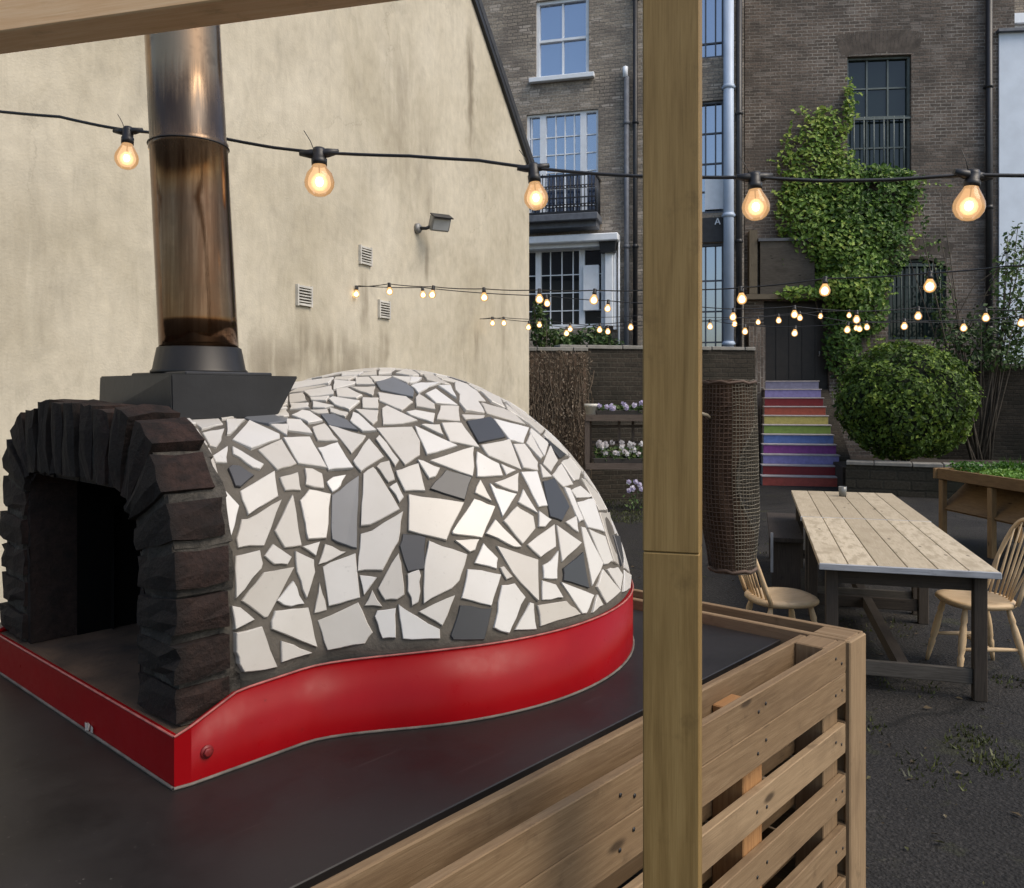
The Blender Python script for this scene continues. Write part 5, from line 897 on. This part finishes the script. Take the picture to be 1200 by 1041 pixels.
# base band following the plan outline
def vside(u):
    if DC[0]-.774<u<DC[0]: cv=DC[1]-math.sqrt(max(0,.774**2-(u-DC[0])**2))
    else: cv=9
    a=-.010; k=.11; h=max(k-abs(a-cv),0)/k; return min(a,cv)-h*h*k*.25
VM=DC[1]*2
plan=[(0.,-.004)]
for i in range(1,30): u=DC[0]*i/30; plan.append((u,vside(u)))
for i in range(61):
    a=-math.pi/2+math.pi*i/60; plan.append((DC[0]+.768*math.cos(a),DC[1]+.774*math.sin(a)))
for i in range(29,0,-1): u=DC[0]*i/30; plan.append((u,VM-vside(u)))
plan.append((0.,VM+.004))
def bandh(u): return .100+.056*min(1,u/.13)+.016*min(1,max(0,(u-.13)/.42))
def redpaint():
    m,t,b=new_mat('red_paint'); v=coords(t); n=noise(t,v,4,5,.6); n2=noise(t,v,30,5,.7)
    c=ramp(t,n,[(.3,(.215,.0012,.0035)),(.7,(.265,.0016,.0045))]); c=mixc(t,math_(t,'MULTIPLY',smstep(t,n2,.66,.74),.5),c,(.09,.006,.006))
    t.links.new(c,b.inputs['Base Color']); t.links.new(ramp(t,n2,[(.3,(.26,)*3),(.7,(.40,)*3)]),b.inputs['Roughness']); b.inputs['Specular IOR Level'].default_value=.14
    bump(t,b,noise(t,v,3.5,3),.07,.02); return m
M_red=redpaint()
m=MB(); n=len(plan); lo=[];hi=[];li=[]
for i,(u,v) in enumerate(plan):
    d=(Vector((*plan[(i+1)%n],0))-Vector((*plan[i-1],0))).normalized(); nn=Vector((d.y,-d.x,0)); h=bandh(u)
    hi.append(m.v((u,v,h))); lo.append(m.v((u,v,.001))); q=Vector((u,v,h-.002))-nn*.012; li.append(m.v(q))
for i in range(n):
    k=(i+1)%n; sm=0<i<n-2
    m.face([lo[i],lo[k],hi[k],hi[i]],tint=.5,smooth=sm); m.face([hi[i],hi[k],li[k],li[i]],tint=.5,smooth=sm)
bnd=m.build('base_band',M_red,OV_)
# worn edges of the band
M_edgew=flat('worn_edge',(.33,.10,.085),.7,.4,sc_=30); M_seal=flat('edge_sealant',(.12,.10,.085),.8,.4,sc_=20)
m=MB(); m.tube([(u,v,bandh(u)) for u,v in plan]+[(*plan[0],bandh(0))],.0026,5,caps=False); m.build('band_edge',M_edgew,bnd)
m=MB(); m.tube([(u+ (0 if u>0 else -.002),v-(.002 if v<.5 else -.002),.003) for u,v in plan]+[(-.002,-.006,.003)],.0035,5,caps=False); m.build('band_seal',M_seal,bnd)
m=MB(); 
m.lathe([(.0,.0),(.013,0),(.013,.003),(.0,.003)],16,c=(.062,-.0105,.055),rot=Matrix.Rotation(R(90),3,'X')); m.lathe([(.009,.003),(.009,.008),(.007,.009),(0,.009)],6,c=(.062,-.0105,.055),rot=Matrix.Rotation(R(90),3,'X'))
m.build('bolt',flat('bolt_red',(.16,.01,.01),.5,.3),bnd)
m=MB()
for y_ in (.372,.39,.405): m.box((-.003,y_,.012+rnd.uniform(0,.006)),(.002,rnd.uniform(.008,.014),.014),jit=.002)
m.build('paint_chip',flat('chipped',(.38,.33,.29),.8),bnd)
# hearth
m=MB(); m.prism([Vector((u+(.006 if u<.01 else 0),v*.985+.008,.02)) for u,v in plan],(0,0,.078),tint=.5); m.build('hearth',flat('hearth_firebrick',(.075,.043,.024),.9,.5,sc_=9,bmp=.4),OV_)
# sooty brick arch
def rough_brick(name,c1,c2,soot):
    m,t,b=new_mat(name); v=coords(t); n=noise(t,v,14,6,.7); n2=noise(t,v,60,5,.7); n3=noise(t,v,5,5,.65)
    c=ramp(t,tint(t),[(0,c1),(1,c2)]); c=mixc(t,.8,c,ramp(t,n2,[(.3,(.45,.45,.45)),(.7,(1.5,1.45,1.4))]),'MULTIPLY')
    c=mixc(t,smstep(t,n,.45,.7),c,soot); 
    # soot licks out of the mouth: front face and crown of the arch
    sx=t.nodes.new('ShaderNodeSeparateXYZ'); t.links.new(v,sx.inputs[0])
    fr=smstep(t,math_(t,'ADD',sx.outputs[0],math_(t,'MULTIPLY',n3,.05)),.075,.03); c=mixc(t,math_(t,'MULTIPLY',fr,.85),c,(.007,.006,.0055))
    t.links.new(c,b.inputs['Base Color']); b.inputs['Roughness'].default_value=.85; b.inputs['Specular IOR Level'].default_value=.25
    bump(t,b,math_(t,'ADD',n,math_(t,'MULTIPLY',n2,.5)),.9,.012); return m
M_ab=rough_brick('arch_brick_red',(.017,.011,.009),(.036,.020,.016),(.009,.007,.006))
M_am=rough_brick('arch_mortar',(.055,.05,.043),(.085,.077,.066),(.02,.018,.016))
AC=.53; AW=.515; AH=.63; AE=3.0; AZ=.10
def arc(q,inn=0.):
    a=q; w_=AW-inn; h=AH-inn; e=2/(4.0 if a<math.pi/2 else 6.)
    return AC-w_*math.copysign(abs(math.cos(a))**e,math.cos(a)), AZ+h*abs(math.sin(a))**e
smp=[]; acc=0
for i in range(1201):
    a=math.pi*i/1200; p=arc(a,.08)
    if i: acc+=math.hypot(p[0]-smp[-1][1],p[1]-smp[-1][2])
    smp.append((acc,p[0],p[1],a))
TOT=acc
def at_len(s):
    s=min(max(s,0),TOT)
    lo_,hi_=0,1200
    while hi_-lo_>1:
        mm=(lo_+hi_)//2
        if smp[mm][0]<=s: lo_=mm
        else: hi_=mm
    a=smp[lo_]; b=smp[min(lo_+1,1200)]; t_=max(0,min(1,1-(smp[hi_][0]-s)/max(1e-9,smp[hi_][0]-smp[lo_][0]))); y=a[1]+(b[1]-a[1])*t_; z=a[2]+(b[2]-a[2])*t_
    i0=max(0,lo_-12); i1=min(1200,lo_+12); tx=smp[i1][1]-smp[i0][1]; tz_=smp[i1][2]-smp[i0][2]; L_=math.hypot(tx,tz_)
    return y,z,tx/L_,tz_/L_
def arch_pieces(m,nb,gap,out,inn,u0,u1,jit,sub):
    for i in range(nb):
        s0=TOT*i/nb+gap/2; s1=TOT*(i+1)/nb-gap/2; t=rnd.random(); du=rnd.uniform(-.005,.005); do=rnd.uniform(-.010,.008)
        G=[[[None]*(3) for _ in range(4)] for _ in range(4)]
        for a in range(4):
            y,z,tx,tz_=at_len(s0+(s1-s0)*a/3)
            ny,nz=-tz_,tx   # outward normal (left of travel)
            for b in range(4):
                k=-inn+(out+do+inn)*b/3
                for c in range(3):
                    r_=.006 if (a in(0,3))+(b in(0,3))+(c in(0,2))>1 else 0
                    j=lambda: rnd.gauss(0,jit)
                    G[a][b][c]=Vector((u0+du+(u1-u0)*c/2+(r_ if c==0 else -r_ if c==2 else 0)+j(),y+ny*(k-(r_ if b==3 else 0))+j(),max(AZ-.002,z+nz*(k-(r_ if b==3 else 0))+j())))
        V={(a,b,c):m.v(G[a][b][c]) for a in range(4) for b in range(4) for c in range(3)}
        def q(*ids): m.face([V[i_] for i_ in ids],tint=t,smooth=False)
        for a in range(3):
            for b in range(3): q((a,b,0),(a+1,b,0),(a+1,b+1,0),(a,b+1,0)); q((a,b,2),(a,b+1,2),(a+1,b+1,2),(a+1,b,2))
            for c in range(2): q((a,0,c),(a,0,c+1),(a+1,0,c+1),(a+1,0,c)); q((a,3,c),(a+1,3,c),(a+1,3,c+1),(a,3,c+1))
        for b in range(3):
            for c in range(2): q((0,b,c),(0,b+1,c),(0,b+1,c+1),(0,b,c+1)); q((3,b,c),(3,b,c+1),(3,b+1,c+1),(3,b+1,c))
m=MB(); arch_pieces(m,21,.018,.080,.095,.012,.137,.0026,3); ar=m.build('brick_arch',M_ab,OV_)
m=MB(); arch_pieces(m,21,-.012,.058,.085,.022,.16,.0025,3); m.build('arch_mortar',M_am,ar)
# sooty infill that squares off the mouth below the curved bricks
m=MB(); inner=[arc(math.pi*i/40,.165) for i in range(41)]; V0_,V1_,ZT_=.21,.85,.545
for sd in (0,1):
    half=[p for p in inner if (p[0]<AC)==(sd==0) or abs(p[0]-AC)<1e-3]; half.sort(key=lambda p:p[1])
    xe=V0_ if sd==0 else V1_
    poly=[(xe,AZ)]+half+[(AC,ZT_),(xe,ZT_)]
    half=[(p[0],p[1]) for p in half]
    outer=half; 
    for i in range(len(outer)-1):
        p,q=outer[i],outer[i+1]
        def inn(p): return (xe,p[1]) if p[1]<ZT_ else ((xe if abs(p[0]-AC)>abs(xe-AC) else p[0]),ZT_)
        a,b=inn(p),inn(q); jj=[Vector((.03+rnd.gauss(0,.002),*w)) for w in (p,q,b,a)]
        m.poly(jj,tint=.2)
        m.poly([Vector((.03,*b)),Vector((.03,*a)),Vector((.16,*a)),Vector((.16,*b))],tint=.2)
m.build('mouth_infill',M_ab,ar)
m=MB()
for c_,s_ in (((.26,V0_-.012,.32),(.23,.03,.47)),((.26,V1_+.012,.32),(.23,.03,.47)),((.26,(V0_+V1_)/2,ZT_+.011),(.23,V1_-V0_+.07,.03))): m.box(c_,s_)
m.build('mouth_lining',M_soot,OV_)
# chimney
M_char=flat('charcoal_steel',(.028,.028,.030),.42,.25,.3,sc_=6,bmp=.1)
M_char2=flat('charcoal_cone',(.02,.018,.016),.45,.4,.4,sc_=6)
m=MB()
bt=[(.175,.365),(.455,.365),(.455,.755),(.165,.76)]; tp=[(.17,.36),(.517,.36),(.517,.763),(.17,.763)]
Z0,Z1=.688,.797
a=[m.v((*p,Z0)) for p in bt]; b=[m.v((*p,Z1)) for p in tp]
for i in range(4): m.face([a[i],a[(i+1)%4],b[(i+1)%4],b[i]],tint=.5)
m.face(b,tint=.5); m.face(a[::-1],tint=.5)
bmesh.ops.bevel(m.bm,geom=list(m.bm.edges),offset=.003,segments=2,affect='EDGES')
cb=m.build('chimney_box',M_char,OV_)
m=MB(); m.box((.35,.56,Z1+.004),(.24,.30,.010),bevel=.003); m.build('lid_plate',M_char,cb)
def proj_lean(z): # the flue leans slightly
    return Vector((.345,.56,z))
LEAN=(Vector((-1,0,0))*.052); lu=Vector((LEAN.dot(OU),LEAN.dot(OV),0))
def fl_pt(z): return Vector((.345,.56,z))+lu*(z-.85)
m=MB(); m.lathe([(.122,.0),(.122,.006),(.117,.010),(.106,.066),(.102,.068)],32,c=(.345,.56,Z1+.008)); m.build('flashing_cone',M_char2,OV_)
def steel():
    m,t,b=new_mat('heat_stained_steel'); v=coords(t); sx=t.nodes.new('ShaderNodeSeparateXYZ'); t.links.new(v,sx.inputs[0])
    n=noise(t,coords(t,'Object',(22,22,1.1)),1.5,6,.65); n2=noise(t,coords(t,'Object',(60,60,2)),2,5,.7); n3=noise(t,v,14,5,.65)
    hot=smstep(t,math_(t,'ADD',sx.outputs[2],math_(t,'MULTIPLY',math_(t,'SUBTRACT',n,.5),.25)),1.46,1.30)
    c=mixc(t,hot,(.30,.20,.12),ramp(t,n,[(.3,(.075,.036,.018)),(.5,(.13,.07,.038)),(.7,(.22,.135,.08))]))
    c=mixc(t,math_(t,'MULTIPLY',smstep(t,n3,.5,.62),.35),c,(.10,.06,.035))
    dz=math_(t,'ABSOLUTE',math_(t,'SUBTRACT',math_(t,'ADD',sx.outputs[2],math_(t,'MULTIPLY',math_(t,'SUBTRACT',n2,.5),.16)),1.47)); soot=smstep(t,dz,.16,.01)
    c=mixc(t,math_(t,'MULTIPLY',soot,.9),c,(.02,.013,.009))
    t.links.new(c,b.inputs['Base Color']); t.links.new(math_(t,'SUBTRACT',.95,math_(t,'MULTIPLY',soot,.5)),b.inputs['Metallic'])
    t.links.new(ramp(t,math_(t,'ADD',math_(t,'MULTIPLY',soot,.5),math_(t,'MULTIPLY',n2,.4)),[(0,(.05,)*3),(1,(.42,)*3)]),b.inputs['Roughness'])
    bump(t,b,n2,.12,.003); return m
M_steel=steel()
m=MB()
zs=[.86,.95,1.1,1.25,1.392,1.396,1.412,1.416,1.60,1.8,2.0,2.15]; rr=[.1,.0995,.099,.0985,.098,.1005,.1005,.096,.0955,.095,.095,.095]
m.tube([fl_pt(z) for z in zs],rr,48,tint=.5); m.build('flue_pipe',M_steel,OV_)
m=MB(); 
c_=fl_pt(1.405); m.tube([c_+Vector((.1012*math.cos(2*math.pi*i/40),.1012*math.sin(2*math.pi*i/40),0)) for i in range(41)],.0022,5); m.build('flue_joint',M_char2,OV_)
# ------------------------------------------------------------------ shelter post and beam
M_post=wood('post_timber',(.15,.09,.028),(.24,.153,.054),(.31,.208,.08),.6,knots=False,tv=.12,grain=.5,bmp=.12)
M_beam=wood('beam_timber',(.62,.36,.17),(.72,.46,.25),(.78,.56,.34),.6,tv=.12,grain=.8,bmp=.12)
pr=R(-15.4); pc=Vector((.262,1.36,0))
PO=thing('shelter_post','square honey coloured timber post standing in front of the oven counter','post',pc,pr)
m=MB(); m.box((0,0,.7246),(.088,.088,1.4492),grain=2,bevel=.002,tint=.42); m.build('lower_post',M_post,PO)
m=MB(); m.box((0,0,1.9755),(.0885,.0885,1.051),grain=2,bevel=.002,tint=.55); m.build('upper_post',M_post,PO)
BM=thing('roof_beam','pale timber beam overhead, fixed to the honey coloured post and crossing above the steel flue','beam',pc,pr)
m=MB(); m.box((-1.66,-.046,2.445),(3.23,.088,.095),grain=0,bevel=.003,tint=.5); m.build('beam',M_beam,BM)
# ------------------------------------------------------------------ rusty mesh roll hanging from the post
Yr=1.46; rc=at(854.5,556,Yr); RT=at(854,446,Yr).z; RB=at(854,668,Yr).z; RR=.0495
M_rust=flat('rusty_mesh',(.085,.055,.04),.7,.4,.2,sc_=30); M_zinc=flat('grey_mesh',(.19,.165,.125),.6,.3,.2,sc_=30)
RO=thing('wire_mesh_roll','rust brown roll of wire mesh hung on the side of the square post','mesh roll',(rc.x,rc.y,RB))
Hh=RT-RB
def rad(z): f=z/Hh; q=min(1,f/.34); return RR*(.80+.22*q*q*(3-2*q)-.10*max(0,(f-.6)/.4)**1.5)
def offx(z): return -.004*math.sin(z/Hh*3)+.006*(1-z/Hh)
def meshshell(a0,a1,k,mat,name,r_=.0009,dz=.0075,da=.145):
    m=MB(); nz=int(Hh/dz)
    z=0
    for i in range(nz+1):
        z=Hh*i/nz; seg=max(3,int((a1-a0)/.2)); 
        m.tube([(offx(z)+rad(z)*k*math.cos(a0+(a1-a0)*j/seg),rad(z)*k*math.sin(a0+(a1-a0)*j/seg),z+rnd.gauss(0,.0006)) for j in range(seg+1)],r_,3,caps=False)
    na=int((a1-a0)/da)
    for j in range(na+1):
        a=a0+(a1-a0)*j/na; m.tube([(offx(Hh*i/10)+rad(Hh*i/10)*k*math.cos(a+.02*math.sin(i)),rad(Hh*i/10)*k*math.sin(a+.02*math.sin(i)),Hh*i/10) for i in range(11)],r_,3,caps=False)
    return m.build(name,mat,RO)
meshshell(R(-215),R(-97),1.0,M_rust,'rusty_mesh')
meshshell(R(-97),R(145),1.0,M_zinc,'open_mesh',r_=.0009,dz=.0062,da=.12)
# rough bark-brown liner, cut away in a long lens on the open side
M_bark=wood('bark_liner',(.028,.017,.011),(.075,.045,.029),(.13,.08,.053),.9,knots=False,tv=.3)
m=MB(); nz=44
def edge(f): # right hand edge angle of the liner (seen from the front, -90deg is towards the viewer)
    w_=math.sin(math.pi*min(1,max(0,(f-.10)/.77))) if .10<f<.87 else 0
    return R(55)-R(142)*w_**.5
for i in range(nz):
    for a_,b_ in ((i/nz,(i+1)/nz),):
        nA=26
        for j in range(nA):
            def pt(f,t_): 
                a0=R(-235)+R(8)*math.sin(f*9); a1=edge(f); a=a0+(a1-a0)*t_; z=Hh*f; k=.90+.03*math.sin(a*9+f*7)+.02*math.sin(f*23+a*3); return Vector((offx(z)+rad(z)*k*math.cos(a),rad(z)*k*math.sin(a),z))
            q=[pt(a_,j/nA),pt(a_,(j+1)/nA),pt(b_,(j+1)/nA),pt(b_,j/nA)]
            m.poly(q,tint=.5,uvs=[(a_*Hh,j*.008),(a_*Hh,(j+1)*.008),(b_*Hh,(j+1)*.008),(b_*Hh,j*.008)])
bmesh.ops.remove_doubles(m.bm,verts=m.bm.verts[:],dist=.0002); m.build('bark_liner',M_bark,RO)
for z in (.004,Hh-.004):
    m=MB(); m.tube([(offx(z)+rad(z)*1.0*math.cos(2*math.pi*j/24),rad(z)*math.sin(2*math.pi*j/24),z+.002*math.sin(j*2.1)) for j in range(25)],.0035 if z<.1 else .003,6); m.build('rim',M_rust,RO)
m=MB(); pts=[]
for i in range(22): f=.10+.77*i/21; a=edge(f); z=Hh*f; pts.append((offx(z)+rad(z)*.93*math.cos(a),rad(z)*.93*math.sin(a),z))
m.tube(pts,.0016,5); m.build('cut_edge',M_zinc,RO)
hk=Vector((-.066,-.074,Hh*.80)); m=MB(); m.tube([Vector((-RR*.80,-.025,Hh*.8)),Vector((-.050,-.045,Hh*.82)),hk+Vector((0,0,.01)),hk+Vector((-.02,-.012,.01))],.0035,6); m.build('tie_wire',M_zinc,RO)
# ------------------------------------------------------------------ string lights
M_cable=flat('black_cable',(.012,.012,.013),.5,.2); M_hold=flat('lampholder_rubber',(.014,.013,.013),.45,.2)
M_glass=emit('bulb_glass',(1,.56,.25),.95,.5); M_glow=emit('bulb_glow',(1,.66,.30),2.6,.55); M_core=emit('bulb_core',(1,.80,.46),14)
M_far=emit('far_bulb_glass',(1,.52,.18),1.1,.6); M_farc=emit('far_bulb_core',(1,.74,.38),8.0)
def catenary(pts,n=6,sag=.012):
    out=[]
    for i in range(len(pts)-1):
        a,b=Vector(pts[i]),Vector(pts[i+1])
        for k in range(n): f=k/n; out.append(a.lerp(b,f)-Vector((0,0,sag*4*f*(1-f)*(b-a).length)))
    out.append(Vector(pts[-1])); return out
def bulb_prof(r,glob=False):
    if glob: return [(.32*r,.55*r+r),(.36*r,.4*r+r),(.55*r,.15*r+.75*r),(.85*r,.55*r),(1*r,.0),(.95*r,-.35*r),(.72*r,-.72*r),(.4*r,-.93*r),(0,-1.*r)]
    return [(.36*r,1.75*r),(.38*r,1.45*r),(.52*r,1.1*r),(.78*r,.65*r),(.95*r,.3*r),(1*r,.0),(.95*r,-.35*r),(.72*r,-.72*r),(.4*r,-.93*r),(0,-1.*r)]
def hang_bulb(root,P,drop,r,near,glob=False):
    """P: cable point; the bulb's centre is drop below"""
    m=MB(); k=r/.034
    top=1.45*r if not glob else 1.3*r
    L_=drop-top
    m.lathe([(.0,.012*k),(.013*k,.012*k),(.016*k,.004*k),(.0155*k,-L_*.55),(.018*k,-L_*.6),(.0175*k,-L_-.006*k),(.0,-L_-.006*k)],14 if near else 7)
    if near:
        m.tube([(-.045*k,0,.003),(-.02*k,0,.0),(.02*k,0,0),(.045*k,0,.003)],[.006*k,.011*k,.011*k,.006*k],8)
        m.tube([(-.012*k,0,.01),(-.02*k,.0,.03*k),(-.035*k,.0,.055*k)],.0011*k,4)
    h=m.build('lampholder',M_hold,root,loc=P); h.rotation_euler=(rnd.gauss(0,.06),rnd.gauss(0,.06),rnd.gauss(0,.04)); C_=Vector((0,0,-drop))
    m=MB()
    if near:
        m.lathe(bulb_prof(r,glob),24,c=C_); b=m.build('bulb',M_glass,h)
        m=MB(); m.lathe([(.0,.62*r),(.3*r,.5*r),(.52*r,.2*r),(.58*r,-.05*r),(.5*r,-.35*r),(.28*r,-.55*r),(0,-.62*r)],16,c=C_); 
        m.lathe([(.0,.36*r),(.2*r,.26*r),(.29*r,.02*r),(.2*r,-.24*r),(0,-.34*r)],12,c=C_,mat=1); m.tube([C_+Vector((0,0,.3*r)),C_+Vector((0,0,1.5*r))],.05*r,5,mat=2)
        g_=m.build('filament',[M_glow,M_core,M_hold],h)
    else:
        m.lathe(bulb_prof(r),12,c=C_); b=m.build('bulb',M_far,h); m=MB(); m.lathe([(.0,.8*r),(.45*r,.5*r),(.68*r,0),(.5*r,-.5*r),(0,-.7*r)],10,c=C_); m.build('filament',M_farc,b)
def strand(label,bulbs,path,near,r,drop,group='festoon strings of warm bulbs over the yard',thick=.0045,sag=.01):
    root=thing('festoon_lights',label,'string lights',group=group); root.location=(0,0,0)
    m=MB(); m.tube(catenary(path,6,sag),thick,6); m.build('cable',M_cable,root)
    for i,b in enumerate(bulbs): hang_bulb(root,b[0],b[1] if len(b)>1 else drop,b[2] if len(b)>2 else r,near,b[3] if len(b)>3 else False)
    return root
def nY(px): return 2.5-(px-150)/990*.5
def npt(px,py): return at(px,py,nY(px))
nb_=[(150,154,187,.034,0),(374,180,214,.0425,1),(625,197,233,.033,0),(884,208,243,.035,0),(1140,206,242,.036,0)]
strand('nearest festoon cable with five large amber bulbs, passing behind the steel flue and the post',
  [(npt(px,cy),(by-cy)/F*nY(px),r*1.0,bool(g_)) for px,cy,by,r,g_ in nb_],
  [npt(*q) for q in ((-120,125),(0,131),(70,137),(115,147),(150,153),(200,157),(265,163),(320,173),(374,179),(480,183),(560,188),(625,197),(700,204),(760,207),(884,208),(960,212),(1040,211),(1100,207),(1140,205),(1210,206),(1330,204))],True,.034,.08,sag=.004)
# strands further out: straight lines over the yard, bulbs at even spacing along them
def line(a,b):
    a=Vector(a);b=Vector(b)
    def f(px):
        k=(px-CX)/F; t_=(k*a.y-a.x)/((b.x-a.x)-k*(b.y-a.y)); return a.lerp(b,t_)
    return f
def far_strand(label,a,b,items,r,drop,extra=(),ends=()):
    f=line(a,b); bl=[];path=[]
    for px,py in items: p=f(px); q=at(px,py,p.y); bl.append((q+Vector((0,0,drop)),))
    pts=sorted([x[0] for x in bl]+[at(px,py,f(px).y) for px,py in extra],key=lambda v:v.x)
    return strand(label,bl,pts,False,r,drop,thick=.004,sag=.012)
wp=lambda px,Z=0:(W0+WD*onwall(px,332)[0]+WN*.03)
far_strand('middle festoon cable from the cream wall towards the big far bulbs',wp(415),(2.2,4.3,0),[(418,345),(456,342),(508,346),(567,349),(632,351),(697,352),(782,352),(868,351),(967,341),(1090,336)],.031,.07,[(412,333),(1180,312),(1300,305)])
far_strand('festoon cable just below the middle one on the cream wall',wp(420),(4.2,6.6,0),[(495,346),(640,356),(713,362),(790,366),(860,372),(931,369),(1004,375),(1076,371),(1155,373),(1240,374)],.03,.07,[(420,335),(1300,366)])
far_strand('lowest festoon cable starting low on the end of the cream wall',wp(562),(5.2,7.6,0),[(577,379),(620,384),(664,391),(703,387),(739,384),(785,384),(832,383),(873,389),(932,391),(994,387),(1060,383),(1129,385),(1197,379)],.033,.07,[(562,374),(1290,370)])
far_strand('short festoon cable with paired bulbs in front of the bay window',wp(566),(6.3,9.5,0),[(590,379),(632,381),(668,386),(712,389),(790,386),(861,380),(912,376),(937,373),(1007,386),(1015,384)],.034,.07,[(563,374),(1300,372)])
far_strand('farthest festoon cable in front of the dark doorway',(2.6,11.5,0),(8,11.0,0),[(760,375),(888,378),(962,371),(995,370),(1003,385)],.034,.07,[(700,372),(1300,362)])
